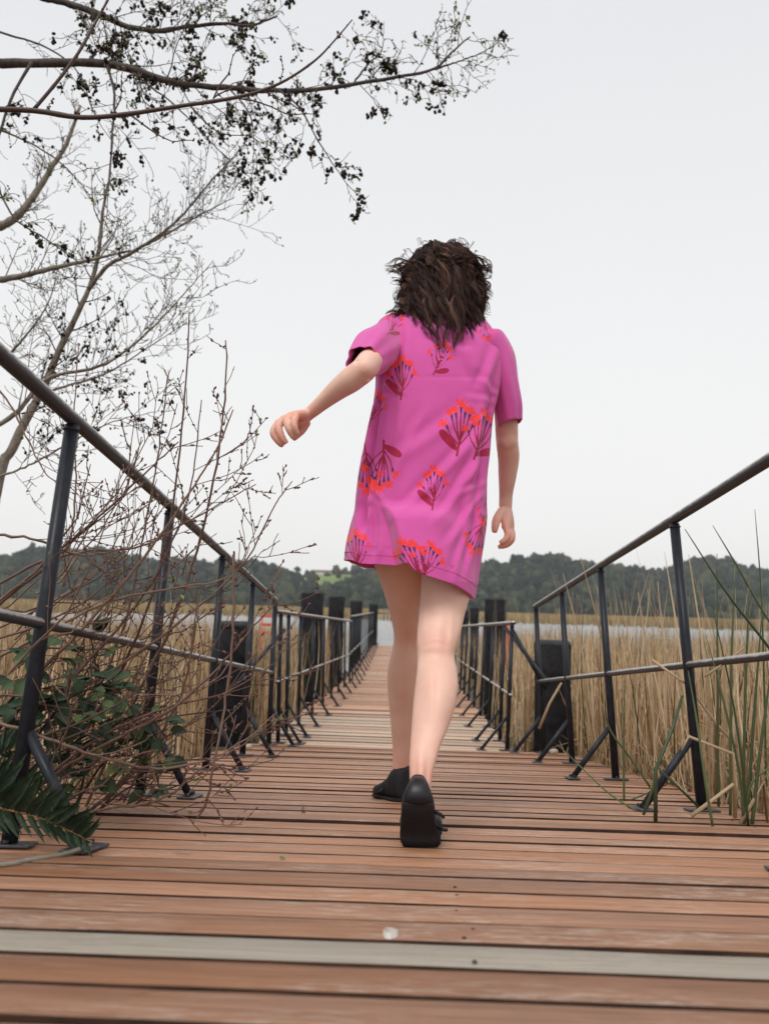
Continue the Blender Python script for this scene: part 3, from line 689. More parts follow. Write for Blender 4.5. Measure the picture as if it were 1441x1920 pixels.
def print_fields(p):
    """distance fields of the printed flowers on the cloth, in design pixels"""
    x, y = project(p); front = p[:, 1] > 2.24; x = np.where(front, 1660 - x, x); P = np.stack([x, y], 1)
    out = [np.full(len(p), 9.0) for _ in range(4)]
    fl = FLOWERS + [(690 + 0 * i, 0, 0, 0, 0, 0) for i in range(0)]
    for (bx, by, hx, hy_, ls, sc) in fl:
        v = np.array([hx - bx, hy_ - by], float); L = np.linalg.norm(v); v /= L; u_ = np.array([-v[1], v[0]]); 
        if u_[0] < 0: u_ = -u_
        s = L * 1.08; q = (P - (bx, by)); lx = (q @ u_) / s; ly = (q @ v) / s; msk = (np.abs(lx) < .85) & (ly > -.15) & (ly < 1.3)
        if not msk.any(): continue
        Q = np.stack([lx[msk], ly[msk]], 1); Q[:, 0] /= sc
        for idx, lst in ((0, STEM), (1, CAL), (3, RED)):
            d = np.min([seg_d(Q, a, b_) - w_ * 1.0 for a, b_, w_ in lst], axis=0) * s; out[idx][msk] = np.minimum(out[idx][msk], d)
        if ls:
            a = np.array([.0, .08]); b_ = np.array([.34 * ls, .26 if ls > 0 else .40]); ab = b_ - a; LL = np.linalg.norm(ab); t = np.clip(((Q - a) @ ab) / LL ** 2, -.2, 1.2); nrm = np.array([-ab[1], ab[0]]) / LL
            w_ = .070 * np.sqrt(np.clip(4 * t * (1 - t), 0, 1)) * (.75 + .5 * np.clip(t, 0, 1)); d = (np.abs((Q - a) @ nrm) - w_); d = np.where((t < 0) | (t > 1), .1, d) * s
            out[2][msk] = np.minimum(out[2][msk], d)
    return out
def G(x, s): return np.exp(-(x / s) ** 2)
def interp(x, pts): pts = np.array(pts, float); return np.interp(x, pts[:, 0], pts[:, 1])
def folds(p, nrmv):
    """height of the cloth folds along the outward normal, metres"""
    x, y = project(p); back = np.clip(-nrmv[:, 1] * 1.6, 0, 1); h = np.zeros(len(p))
    # long folds hanging from the left shoulder
    fx = interp(y, [(600, 722), (680, 714), (760, 708), (860, 694), (960, 682), (1060, 672)])
    k = sstep(y, 600, 640) * (1 - sstep(y, 960, 1050))
    h += k * (-.011 * G(x - fx, 6) + .007 * G(x - fx - 14, 8) + .006 * G(x - fx + 12, 6) - .005 * G(x - fx - 30, 8) + .003 * G(x - fx - 46, 10))
    fx2 = interp(y, [(620, 735), (760, 722), (900, 706), (1000, 700)]); h += k * (-.005 * G(x - fx2, 5) + .003 * G(x - fx2 - 12, 7))
    # right side folds under the sleeve
    fx3 = interp(y, [(640, 946), (700, 934), (790, 920), (900, 903), (980, 890)]); k3 = sstep(y, 640, 800) * (1 - sstep(y, 930, 1010))
    h += k3 * (-.007 * G(x - fx3 + 6, 6) + .005 * G(x - fx3 + 20, 8))
    # shallow pulls slanting over the lower back
    for (x0, y0, x1, y1, w_, am) in ((905, 800, 742, 985, 9, .0042), (915, 850, 800, 1000, 8, .0045), (880, 760, 735, 880, 12, .0035), (800, 760, 726, 930, 9, .003), (910, 900, 830, 1040, 8, .004), (760, 640, 745, 800, 8, .003),
                                     (905, 950, 870, 1090, 7, .0045), (880, 960, 845, 1095, 7, .0035), (700, 950, 668, 1050, 6, .006), (720, 940, 700, 1060, 7, .004), (930, 640, 905, 740, 8, .004), (862, 650, 900, 700, 10, .003), (790, 610, 900, 640, 8, .003)):
        d = np.array([x1 - x0, y1 - y0], float); L = np.linalg.norm(d); d /= L; qx, qy = x - x0, y - y0; t = (qx * d[0] + qy * d[1]) / L; e_ = -qx * d[1] + qy * d[0]
        e_ = e_ + 4 * np.sin(t * 5 + x0)
        kk = sstep(t, -.05, .25) * (1 - sstep(t, .7, 1.05)); h += am * kk * (G(e_, w_) - .8 * G(e_ - w_ * 1.9, w_))
    h += -.0007 * G(y - 707, 4) * sstep(x, 770, 800) * (1 - sstep(x, 900, 925))
    # seat: cloth hangs off the right buttock and falls in to the left of it
    ex = interp(y, [(940, 716), (965, 728), (990, 737), (1020, 743), (1060, 752), (1090, 765)]); k4 = sstep(y, 935, 985)
    h += k4 * (.026 * sstep(x - ex, -9, 10) * (1 - sstep(x - ex, 60, 150))) - k4 * .010 * sstep(x, 668, 690) * (1 - sstep(x - ex, -12, 0))
    h += .006 * G(x - 800, 40) * G(y - 965, 38) + .007 * G(x - 706, 22) * G(y - 950, 30)
    # creases radiating from the armpits
    for (x0, y0, x1, y1, w_, am) in ((930, 742, 872, 690, 7, .0042), (928, 755, 858, 742, 7, .0036), (925, 770, 880, 800, 6, .0032), (712, 715, 760, 672, 6, .0035), (712, 725, 770, 740, 6, .003), (908, 905, 850, 935, 7, .0030), (905, 925, 860, 985, 6, .003), (690, 905, 730, 950, 6, .0034)):
        d = np.array([x1 - x0, y1 - y0], float); L = np.linalg.norm(d); d /= L; am = am * (.35 if x0 > 920 else .62); qx, qy = x - x0, y - y0; t = (qx * d[0] + qy * d[1]) / L; e_ = -qx * d[1] + qy * d[0]
        kk = sstep(t, -.1, .12) * (1 - sstep(t, .5, 1.0)); h += am * kk * (G(e_, w_ * .8) - .9 * G(e_ - w_ * 1.6, w_ * .8))
    h *= back * 1.5
    sd_ = 1 - back; h += sd_ * .005 * np.sin(x * .11 + y * .012 + p[:, 1] * 60)
    h += .0016 * fnoise(p[:, 0], p[:, 2] * .6 + p[:, 1], 16, 4)
    # hem stitch
    return h
def vnorm(V, Fq):
    a, b_, c, d = (V[Fq[:, i]] for i in range(4)); fn_ = np.cross(c - a, d - b_); out = np.zeros_like(V)
    for i in range(4): np.add.at(out, Fq[:, i], fn_)
    return norm(out)
def hem_y(x): return interp(x, [(640, 1054), (660, 1058), (675, 1064), (701, 1064), (757, 1067), (770, 1079), (791, 1087), (836, 1099), (879, 1118), (900, 1122)])
NR, NA = 330, 420
ctrl = np.array([  # row, left column, right column, centre distance, half depth
    (589, 765, 882, 2.275, .052), (594, 742, 893, 2.27, .062), (600, 722, 905, 2.265, .07), (609, 710, 916, 2.26, .078), (622, 705, 926, 2.25, .086), (645, 703, 938, 2.24, .094), (680, 704, 943, 2.23, .102), (726, 704, 938, 2.22, .105), (778, 695.5, 925, 2.21, .108),
    (842, 684, 918, 2.20, .112), (895, 674, 912, 2.20, .120), (936, 669, 911, 2.20, .126), (973, 666, 912, 2.20, .128), (1010, 659, 906, 2.195, .138), (1045, 653, 899, 2.19, .145), (1080, 648, 893, 2.185, .150), (1118, 645, 886, 2.185, .154)], float)
t = np.linspace(0, 1, NR); key = np.linspace(0, 1, len(ctrl)); rows = spline(ctrl, NR * 4)
yy = np.interp(t, np.linspace(0, 1, NR * 4), np.linspace(0, 1, NR * 4))
rowsY = rows[:, 0]; targetY = np.concatenate([np.linspace(589, 640, 60, endpoint=False), np.linspace(640, 1118, NR - 60)])
R = np.stack([np.interp(targetY, rowsY, rows[:, k]) for k in range(5)], 1)
a = np.arange(NA) * 2 * math.pi / NA; pw = 2 / 2.35
ca = np.sign(np.cos(a)) * np.abs(np.cos(a)) ** pw; sa = np.sign(np.sin(a)) * np.abs(np.sin(a)) ** pw
V = np.zeros((NR, NA, 3))
for i, (py_, xl, xr, Yc, hd) in enumerate(R):
    cpx = (xl + xr) / 2 + ca * (xr - xl) / 2
    yrow = np.full(NA, py_)
    s = np.clip((py_ - 940) / (1118 - 940), 0, 1); front = sa > 0
    yrow = np.where(s > 0, 940 + (hem_y(cpx) - 940) * s, yrow) if s > 0 else yrow
    yrow = yrow - np.clip((640 - py_) / 50, 0, 1) * 0
    for k in range(NA): pass
    base = at((xl + xr) / 2, py_, Yc)
    L_, R_ = at(xl, py_, Yc), at(xr, py_, Yc); w_ = (R_[0] - L_[0]) / 2
    X_ = (L_[0] + R_[0]) / 2 + ca * w_; Y_ = Yc + sa * hd
    # rows kept level in the world except where the hem is pulled
    dz = (at(0 + CX, 1000, Yc)[2] - at(0 + CX, 1001, Yc)[2]); Z_ = (L_[2] + R_[2]) / 2 + (py_ - yrow) * dz - 0 * X_
    Z_ = Z_ + (L_[2] - R_[2]) / 2 * 0
    V[i] = np.stack([X_, Y_, Z_], 1)
V = V.reshape(-1, 3)
# left and right edges of a row differ in world height by the camera's roll: tilt rows back so they follow the body
j = np.arange(NR - 1)[:, None] * NA; k = np.arange(NA)[None]; k2 = (k + 1) % NA
Fd = np.stack([j + k, j + NA + k, j + NA + k2, j + k2], -1).reshape(-1, 4)
Nv = vnorm(V, Fd)
cen = np.repeat(V.reshape(NR, NA, 3).mean(1), NA, 0); sgn = np.sign(((V - cen) * Nv * np.array([1, 1, 0])).sum(1)); Nv *= np.where(sgn == 0, 1, sgn)[:, None]
V = V + Nv * folds(V, Nv)[:, None]
# hem: a stitched band that stands slightly proud
pxv, pyv = project(V); 
parts_V, parts_F = [V], [Fd]
# sleeves: wide tubes from the dropped shoulder seam
def sleeve(stations, n=120, m_=70, seed=0, rip=.003):
    """stations: (centre point, axis u*half, axis v*half); spline through them"""
    Cc = spline([s_[0] for s_ in stations], m_); U_ = spline([s_[1] for s_ in stations], m_); W_ = spline([s_[2] for s_ in stations], m_)
    a = np.arange(n) * 2 * math.pi / n; P = Cc[:, None] + np.cos(a)[None, :, None] * U_[:, None] + np.sin(a)[None, :, None] * W_[:, None]
    out = norm(P - Cc[:, None]); tt = np.linspace(0, 1, m_)[:, None]
    rp = rip * tt * (np.sin(a * 5 + seed + tt * 2) + .6 * np.sin(a * 9 + seed * 2 - tt * 3)) + .002 * np.sin(tt * 14 + a[None] * 2 + seed) * (1 - tt); P = P + out * rp[..., None]
    # turn the cuff inward
    last = P[-1:]; inner = Cc[-1:, None] + (last - Cc[-1:, None]) * .93; back_ = inner + (Cc[-8] - Cc[-1])[None, None] * 1.5; P = np.concatenate([P, last * .5 + inner * .5 + (Cc[-1] - Cc[-2]) * .5, inner, back_]); m2 = len(P)
    j = np.arange(m2 - 1)[:, None] * n; k = np.arange(n)[None]; k2 = (k + 1) % n
    return P.reshape(-1, 3), np.stack([j + k, j + n + k, j + n + k2, j + k2], -1).reshape(-1, 4)
def st(px_, py_, Y, u_, v_): return (at(px_, py_, Y), np.array(u_, float), np.array(v_, float))
UA = (.97, -.25, 0.0); VA = (-.06, -.26, .96)
def rs(px_, py_, Y, ru, rv): return st(px_, py_, Y, tuple(ru * q for q in UA), tuple(rv * q for q in VA))
SL = sleeve([rs(735, 648, 2.25, .045, .078), rs(718, 650, 2.19, .055, .072), rs(699, 660, 2.10, .061, .064), rs(679, 680, 2.015, .046, .046)], seed=1)
SR = sleeve([st(900, 640, 2.25, (.038, 0, .030), (0, .075, 0)), st(914, 652, 2.25, (.046, 0, .042), (0, .083, 0)), st(930, 682, 2.26, (.050, 0, .030), (0, .085, 0)), st(942, 720, 2.265, (.043, 0, .015), (0, .080, 0)), st(951, 760, 2.27, (.041, 0, .006), (0, .072, 0)), st(955, 795, 2.28, (.0345, 0, .009), (.0, .066, .0))], seed=2, rip=.0025)
off = len(V)
for Pv, Pf in (SL, SR): parts_V.append(Pv); parts_F.append(Pf + off); off += len(Pv)
# hem and neck edges folded inward so the cloth has thickness
def inner_band(Vr, off0, dz, shrink):
    cen_ = Vr.mean(0); I = Vr + (cen_ - Vr) * np.array([shrink, shrink, 0]); J = I + np.array([0, 0, dz]); n = len(Vr); return np.concatenate([I, J])
hem = V[-NA:]; Ib = inner_band(hem, 0, .05, .03); base_i = off; parts_V.append(Ib); k = np.arange(NA); k2 = (k + 1) % NA; h0 = (NR - 1) * NA
parts_F.append(np.stack([h0 + k, base_i + k, base_i + k2, h0 + k2], -1)); parts_F.append(np.stack([base_i + k, base_i + NA + k, base_i + NA + k2, base_i + k2], -1)); off += len(Ib)
DV = np.concatenate(parts_V); DF = np.concatenate(parts_F)
dme = fast_mesh('dress', DV, DF)
for nm, fld in zip(('print_stem', 'print_calyx', 'print_leaf', 'print_red'), print_fields(DV)):
    t_ = dme.attributes.new(nm, 'FLOAT', 'POINT'); t_.data.foreach_set('value', fld.astype(np.float32))
DR = M('pink jersey cloth', .75, .25)
pk = DR.noise(DR.coord('Object'), 5, 3, .5)
c_ = DR.ramp(pk, [(.3, (.60, .085, .345)), (.7, (.66, .10, .385))])
def inside(name, soft=.5): return DR.mathn('SUBTRACT', .5, DR.mathn('MULTIPLY', DR.attr(name), 1 / soft), True)
c_ = DR.mix(inside('print_leaf'), c_, (.36, .008, .055)); c_ = DR.mix(inside('print_stem'), c_, (.30, .012, .045)); c_ = DR.mix(inside('print_calyx'), c_, (.10, .022, .10)); c_ = DR.mix(inside('print_red'), c_, (.86, .045, .04))
DR.col(c_); DR.b.inputs['Sheen Weight'].default_value = .25; DR.b.inputs['Sheen Roughness'].default_value = .5
wv = DR.noise(DR.coord('Object', (1, 1, 1)), 700, 2, .5); DR.bump(wv, .15, .0006)
dress = link('dress', dme, DR.m, woman)
# stitched seams: hem line and armholes
SEAM = M('pink seam stitching', .8, .2); SEAM.col((.56, .08, .32))
hp = V.reshape(NR, NA, 3)[-14]; no = Nv.reshape(NR, NA, 3)[-14]
hp2 = hp + no * .0004; Pv, Pf = pipe(np.concatenate([hp2, hp2[:1]]), .0006, 5); link('hem_seam', fast_mesh('hem_seam', Pv, Pf), SEAM.m, dress).matrix_parent_inverse = dress.matrix_world.inverted()

from mathutils.bvhtree import BVHTree
bvh = BVHTree.FromPolygons([tuple(v) for v in DV], [tuple(int(i) for i in f) for f in DF])
def on_cloth(x, y):
    d = norm(ray(x, y)); h_ = bvh.ray_cast(Vector(CAM), Vector(d)); return None if h_[0] is None else np.array(h_[0]) - d * .0007
def seam(pts, r=.0009):
    P = [on_cloth(*q) for q in spline(np.array(pts, float), 40)]; P = [q for q in P if q is not None]
    if len(P) < 4: return
    P = np.array(P); V_, F_ = pipe(P, r, 5); o = link('seam', fast_mesh('seam', V_, F_), SEAM.m); o.parent = dress; o.matrix_parent_inverse = Matrix.Translation(-woman.location); return o
seam([(922, 622), (938, 648), (946, 680), (942, 712), (931, 745), (924, 785)]); seam([(716, 604), (724, 640), (722, 672), (712, 708)])
seam([(936, 793), (950, 789), (974, 781)], .0007); seam([(655, 674), (668, 657), (684, 653), (698, 663)], .0007)

# ------------------------------------------------------------------ shoes
SHOE = M('black suede shoe', .62, .35); nsh = SHOE.noise(SHOE.coord('Object'), 260, 4, .65); SHOE.col(SHOE.ramp(nsh, [(.35, (.006, .006, .008)), (.75, (.020, .019, .022))])); SHOE.bump(nsh, .35, .001)
SHIN = M('black polished leather', .42, .4); nsh = SHIN.noise(SHIN.coord('Object'), 60, 4, .6); SHIN.col((.009, .009, .012)); SHIN.bump(nsh, .2, .001)
SOLE = M('worn black rubber sole', .8, .3); nsh = SOLE.noise(SOLE.coord('Object'), 320, 5, .7); SOLE.col(SOLE.ramp(nsh, [(.4, (.008, .007, .009)), (.72, (.028, .022, .022)), (.82, (.09, .05, .04))])); SOLE.bump(nsh, .8, .002)
b1 = Batch()
rows_ = [(1455, 774, 794, 1.800, .020), (1462, 769, 799, 1.798, .030), (1472, 764, 804, 1.796, .036), (1484, 759, 808, 1.796, .040), (1499, 753, 813, 1.802, .042), (1515, 752, 815, 1.81, .042), (1533, 751, 817, 1.825, .042), (1551, 750, 820, 1.84, .04), (1563, 749, 825, 1.85, .045), (1577, 750, 826, 1.86, .055), (1584, 752, 824, 1.87, .06)]
rr = []
for (y_, xl, xr, Y, d) in resample(rows_, 26):
    a_, b_ = at(xl, y_, Y), at(xr, y_, Y); rr.append(((a_ + b_) / 2, (b_[0] - a_[0]) / 2, d))
b1.add(*lof(rr, 32, True, 2.5))
ball0 = at(787, 1572, 1.88); toe = []
for q, (dy, w_, h_) in enumerate([(-.05, .048, .030), (0, .050, .034), (.05, .048, .032), (.09, .040, .026), (.115, .026, .018)]):
    c = at(788, 1578, 1.88); dd = ramp(0, 0) ; p_ = c + RF[1] * dy; dz_ = p_ @ RF[2] - ramp(0, 0) @ RF[2]; p_ = p_ - RF[2] * (dz_ - h_ - .002); toe.append((p_, w_, h_, tuple(RF[0]), tuple(RF[2])))
b1.add(*lof(toe, 24, True, 2.4))
sh1 = remesh('shoe', b1, .003, 3, SHOE.m, woman); sh1['label'] = 'black shoe tipped up on its toe'
def child(o, par): o.parent = par; o.matrix_parent_inverse = par.matrix_world.inverted(); return o
bpy.context.view_layer.update()
# heel counter with seam, tilted sole, laces
def surf(cols, rows2, off_): pass
so = []
for (y_, xl, xr, Y, d) in resample([(1504, 755, 811, 1.757, .006), (1520, 753, 813, 1.762, .006), (1540, 752, 815, 1.778, .006), (1556, 750, 820, 1.793, .007), (1566, 749.5, 825, 1.80, .008), (1577, 751, 825, 1.803, .009), (1587, 755, 820, 1.81, .010)], 18):
    a_, b_ = at(xl, y_, Y), at(xr, y_, Y); so.append(((a_ + b_) / 2, (b_[0] - a_[0]) / 2, d))
V_, F_ = lof(so, 32, True, 5); child(link('sole', fast_mesh('sole', V_, F_), SOLE.m), sh1)
ct = []
for (y_, xl, xr, Y, d) in resample([(1457, 775, 793, 1.786, .008), (1466, 768, 801, 1.772, .012), (1478, 762, 806, 1.764, .015), (1490, 758, 809, 1.761, .017), (1500, 756, 811, 1.762, .017), (1504, 757, 810, 1.764, .014)], 20):
    a_, b_ = at(xl, y_, Y), at(xr, y_, Y); ct.append(((a_ + b_) / 2, (b_[0] - a_[0]) / 2, d))
V_, F_ = lof(ct, 32, True, 2.2); child(link('heel_counter', fast_mesh('heel_counter', V_, F_), SHIN.m), sh1)
for pts in ([(812, 1520, 1.80), (819, 1524, 1.79), (826, 1527, 1.785), (832, 1534, 1.785)], [(816, 1549, 1.82), (824, 1553, 1.81), (832, 1556, 1.80), (839, 1556, 1.80)]):
    V_, F_ = pipe([at(*q) for q in pts], [.0042, .0042, .004, .0035], 8); child(link('lace', fast_mesh('lace', V_, F_), SHOE.m), sh1)
for pts in ([(781, 1464, 1.768), (779, 1480, 1.752), (778, 1497, 1.748)], [(786, 1464, 1.768), (787, 1480, 1.752), (788, 1497, 1.748)]):
    V_, F_ = pipe(spline([at(*q) for q in pts], 8), .0008, 5); child(link('seam', fast_mesh('seam', V_, F_), SHIN.m), sh1)
# far shoe, flat on the boards with the toe turned out
b2 = Batch(); rows_ = [(.0, 757, 1452, .018), (1, 0, 0, 0)]
heel = at(755, 1508, 2.560); toe_ = at(712, 1503, 2.67); ax = norm(toe_ - heel); ax = norm(ax - RF[2] * (ax @ RF[2])); sd2 = np.cross(ax, RF[2])
rr = []
for (s_, w_, h_) in [(-.034, .024, .048), (-.018, .038, .055), (.01, .044, .055), (.04, .043, .050), (.075, .038, .038), (.11, .041, .029), (.15, .042, .023), (.19, .036, .019), (.215, .022, .013)]:
    c = heel + ax * s_ * .66; c = c - RF[2] * ((c - ramp(0, 0)) @ RF[2] - h_ - .001); rr.append((c, w_, h_, tuple(sd2), tuple(RF[2])))
b2.add(*lof(rr, 26, True, 2.5))
sh2 = remesh('shoe', b2, .003, 3, SHOE.m, woman); sh2['label'] = 'flat black shoe with its toe turned out'; bpy.context.view_layer.update()
so = [(c - RF[2] * (h_ - .004), w_ * 1.05, .006, u_, v_) for (c, w_, h_, u_, v_) in rr]; V_, F_ = lof(so, 26, True, 4); child(link('sole', fast_mesh('sole', V_, F_), SOLE.m), sh2)
for pts in ([(731, 1455, 2.60), (726, 1462, 2.61), (721, 1472, 2.61)], [(722, 1476, 2.60), (714, 1483, 2.59), (703, 1488, 2.59)]):
    V_, F_ = pipe([at(*q) for q in pts], [.005, .0045, .003], 8); child(link('lace', fast_mesh('lace', V_, F_), SHOE.m), sh2)

# ------------------------------------------------------------------ curly hair
HAIR = M('dark brown hair', .5, .22); ha = HAIR.attr('tint'); HAIR.col(HAIR.ramp(ha, [(0, (.012, .006, .005)), (.42, (.050, .024, .018)), (.72, (.14, .072, .052)), (1, (.30, .17, .125))]))
hb = Batch(); hr = np.random.default_rng(11)
out_c = HC + np.array([.0, -.02, .0])
HCC = HC + np.array([.0, -.006, .006]); HRAD = np.array([.120, .124, .136])
hb.add(*lof(ball(HCC + (0, -.012, -.004), HRAD * .80), 40), .1)
hb.add(*lof(limb_axis([HC + (.0, -.06, .02), HC + (.002, -.085, -.06), HC + (.002, -.10, -.11)], [.092, .080, .050], 12, .55), 24), .1)
# outline of the hair mass on the photograph: (row, left, right)
HO = np.array([(451, 815, 850), (458, 800, 866), (470, 783, 882), (490, 762, 897), (510, 752, 909), (530, 748, 908), (555, 749, 905), (575, 752, 905), (595, 760, 900), (612, 776, 892), (630, 800, 884), (648, 815, 874), (658, 820, 868)], float)
LN = 470; SP = 24; n = 34
allP = []; allR = []; allT = []
for i in range(LN):
    th = hr.uniform(-math.pi, math.pi); ph = .03 + 1.25 * hr.random() ** .8
    if abs(th) > 2.45 and ph > .7: th *= .7          # keep the face open (face looks along +y)
    def surf_p(q, k): return HCC + np.array([math.sin(q) * math.sin(th), -math.sin(q) * math.cos(th), math.cos(q)]) * HRAD * k
    kk = hr.uniform(.86, .99); eq = 1.50 + hr.normal(0, .1)
    back_ = math.cos(th)
    yb = 558 + 96 * hr.random() ** 1.2 if back_ > -.2 else hr.uniform(560, 600)
    if hr.random() < .3: yb = hr.uniform(520, 600)
    l_, r_x = np.interp(yb, HO[:, 0], HO[:, 1]), np.interp(yb, HO[:, 0], HO[:, 2])
    sx = np.clip(.5 + .5 * math.sin(th) * 1.1 + hr.normal(0, .07), .03, .97)
    dd = math.sqrt(max(0, 1 - (2 * sx - 1) ** 2))
    Ye = np.interp(yb, [540, 590, 650], [2.20, 2.150, 2.105]) + .05 * (1 - dd) + abs(hr.normal(0, .008)) if back_ > -.2 else 2.33
    endp = at(l_ + (r_x - l_) * sx, yb, Ye)
    base = spline([surf_p(ph, kk * .97), surf_p(ph + (eq - ph) * .35, kk), surf_p(ph + (eq - ph) * .7, kk), surf_p(eq, kk), (surf_p(eq, kk) + endp) / 2 + (0, -.004, 0), endp], n)
    tt = np.linspace(0, 1, n); turns = hr.normal(3.3, .45); ph0 = 4 * th + hr.normal(0, .9); amp = hr.uniform(.009, .0175) * (.30 + .75 * tt)
    T = norm(np.gradient(base, axis=0)); u1 = norm(np.cross(T, np.array([0, 1., .1]))); u2 = np.cross(u1, T); w_ = 2 * math.pi * turns * tt + ph0
    lock = base + (np.cos(w_) * amp)[:, None] * u1 + (np.sin(w_) * amp * .55)[:, None] * u2
    rad_l = np.interp(tt, [0, .3, .8, 1], [.005, .0055, .0045, .0012]) * hr.uniform(.7, 1.2); col = np.clip(hr.normal(.40, .22), 0, 1)
    for s in range(SP):
        ang = hr.uniform(0, 6.28); q = math.sqrt(hr.random()); fr_ = hr.normal(0, .0022, 3) * np.linspace(0, 1, n)[:, None] * 1.2
        tw = ang + tt * hr.uniform(1, 3)
        P = lock + (np.cos(tw) * rad_l * q)[:, None] * u1 + (np.sin(tw) * rad_l * q)[:, None] * u2 + fr_ + .0007 * np.sin(tt * hr.uniform(20, 50) + ang)[:, None] * u1
        allP.append(P); allR.append(np.interp(tt, [0, .8, 1], [.00042, .00040, .00014])); allT.append(np.clip(col + hr.normal(0, .12), 0, 1))
# flyaway curls: left wisps, right flick, halo
def fly(root, end, amp, turns, cnt, spread):
    for s in range(max(1, cnt // 3)):
        e_ = np.array(end) + hr.normal(0, spread, 3); r0 = np.array(root) + hr.normal(0, .012, 3); mid = (r0 + e_) / 2 + hr.normal(0, .010, 3) + (0, 0, .008)
        base = spline([r0, mid, e_], n); tt = np.linspace(0, 1, n); T = norm(np.gradient(base, axis=0)); u1 = norm(np.cross(T, np.array([0, 1., .1]))); u2 = np.cross(u1, T); w_ = 6.28 * turns * hr.uniform(.7, 1.3) * tt + hr.uniform(0, 6)
        P0 = base + (np.cos(w_) * amp * tt)[:, None] * u1 + (np.sin(w_) * amp * tt)[:, None] * u2; col = hr.uniform(.2, .7)
        for q in range(6 if cnt > 1 else 2):
            P = P0 + hr.normal(0, .0016, 3) * np.linspace(.4, 1.3, n)[:, None] + hr.normal(0, .0008, 3)
            allP.append(P); allR.append(np.interp(tt, [0, .8, 1], [.00062, .00055, .0002])); allT.append(col)
for (a_, b_, cnt, sp_) in (((785, 500), (728, 499), 26, .006), ((780, 520), (742, 508), 20, .008), ((775, 545), (740, 556), 14, .008), ((770, 575), (738, 585), 34, .008), ((780, 590), (748, 600), 24, .01), ((890, 490), (918, 510), 26, .006), ((890, 530), (914, 548), 16, .006),
                           ((885, 560), (908, 575), 16, .006), ((875, 600), (896, 622), 20, .006), ((860, 620), (876, 654), 26, .005), ((840, 620), (838, 652), 30, .006), ((820, 610), (812, 640), 22, .006), ((885, 590), (905, 604), 14, .005)):
    fly(at(*a_, 2.22), at(*b_, 2.20), .006, 1.6, cnt, sp_)
for k in range(170):
    y_ = hr.uniform(452, 620); l_, r_x = np.interp(y_, HO[:, 0], HO[:, 1]), np.interp(y_, HO[:, 0], HO[:, 2]); s_ = hr.random() < .5
    x0 = l_ + 8 if s_ else r_x - 8; fly(at(x0, y_ + 6, 2.24), at(x0 + (-1 if s_ else 1) * hr.uniform(6, 20), y_ + hr.uniform(-10, 22), 2.23), .004, 1.2, 1, .004)
V_, F_ = tubes(np.array(allP), np.array(allR) * 1.25, 3); hb.add(V_, F_, np.repeat(np.array(allT), n * 3))
link('hair', hb.mesh('hair'), HAIR.m, woman)
# ------------------------------------------------------------------ reeds and marsh
def blades(base, top, width, bend, seed, n=6, droop=0.0, thick=.25):
    """flat tapering blades from base to top: triangular section so that they have thickness. base, top (N,3); width (N,)"""
    r = np.random.default_rng(seed); N = len(base); t = np.linspace(0, 1, n)[None, :, None]
    P = base[:, None] * (1 - t) + top[:, None] * t
    bd = r.normal(0, 1, (N, 3)) * np.array([1, 1, .1]); bd = norm(bd) * bend[:, None]
    P = P + bd[:, None] * (4 * t * (1 - t)) + np.array([0, 0, -1.0]) * (droop * t ** 3)
    R = width[:, None] * np.interp(np.linspace(0, 1, n), [0, .7, 1], [.5, .42, .08])[None]
    return tubes(P, R, 3)
DRY = tinted('dry reed straw', [(.0, (.09, .050, .026)), (.28, (.28, .165, .085)), (.6, (.56, .375, .205)), (.85, (.72, .54, .34)), (1, (.80, .66, .46))], .6, .3, .12, 25)
GRN = tinted('green rush', [(0, (.020, .038, .016)), (.5, (.045, .075, .028)), (1, (.11, .14, .045))], .45, .4, .1, 18)
def field(n, xr, yr, hr_, lean, wid, seed, green=0.0, dens=None, n_seg=6):
    r = np.random.default_rng(seed); x = r.uniform(*xr, n); y = r.uniform(*yr, n)
    if dens is not None: k = r.random(n) < dens(x, y); x, y = x[k], y[k]
    n = len(x); z = ground_h(x, y) - .03; hh = np.maximum((1.40 - .012 * np.maximum(y - 4, 0) - z), .1) * r.uniform(*hr_, n) * (1 + .13 * fnoise(x, y, .9, seed)); ln = r.normal(0, 1, (n, 2)) * lean * hh[:, None]
    base = np.stack([x, y, z], 1); top = base + np.stack([ln[:, 0], ln[:, 1], hh], 1)
    # nothing leans in over the deck, and the ground in front of the two squat piles is trodden clear
    sgn = np.sign(base[:, 0] - path_x(base[:, 1])); mx_ = np.minimum(sgn * (top[:, 0] - path_x(top[:, 1])), 99)
    ok = mx_ > .88
    for (px_, Y_) in ((443, 6.15), (1035, 5.85)):
        d_ = ray(px_, 1200); a0 = d_[0] / d_[1]
        for q in (base, top): ok &= ~((np.abs(q[:, 0] / q[:, 1] - a0) < .032) & (q[:, 1] < Y_ + .3) & (q[:, 1] > 2.6) & (r.random(len(q)) < .93))
    w__ = wid * r.uniform(.6, 1.4, n) / 2
    return base[ok], top[ok], w__[ok], hh[ok], r
def reeds(name, label, specs, mat):
    B_ = Batch()
    for (n, xr, yr, hr_, lean, wid, seed, tint, dens) in specs:
        base, top, w_, hh, r = field(n, xr, yr, hr_, lean, wid, seed, dens=dens)
        V, F_ = blades(base, top, w_, hh * .05, seed)
        B_.add(V, F_, np.repeat(np.clip(r.normal(tint, .22, len(base)), 0, 1), 18))
    o = link(name, B_.mesh(name), mat); tag(o, label, name.replace('_', ' '), kind='stuff'); return o
off_r = lambda x, y: (x > path_x(y) + np.where(y < 5.1, 1.06, .86))
off_l = lambda x, y: (x < path_x(y) - np.where(y < 5.1, .98, .98))
D = lambda f, g=None: (lambda x, y: f(x, y) * (1.0 if g is None else g(x, y)))
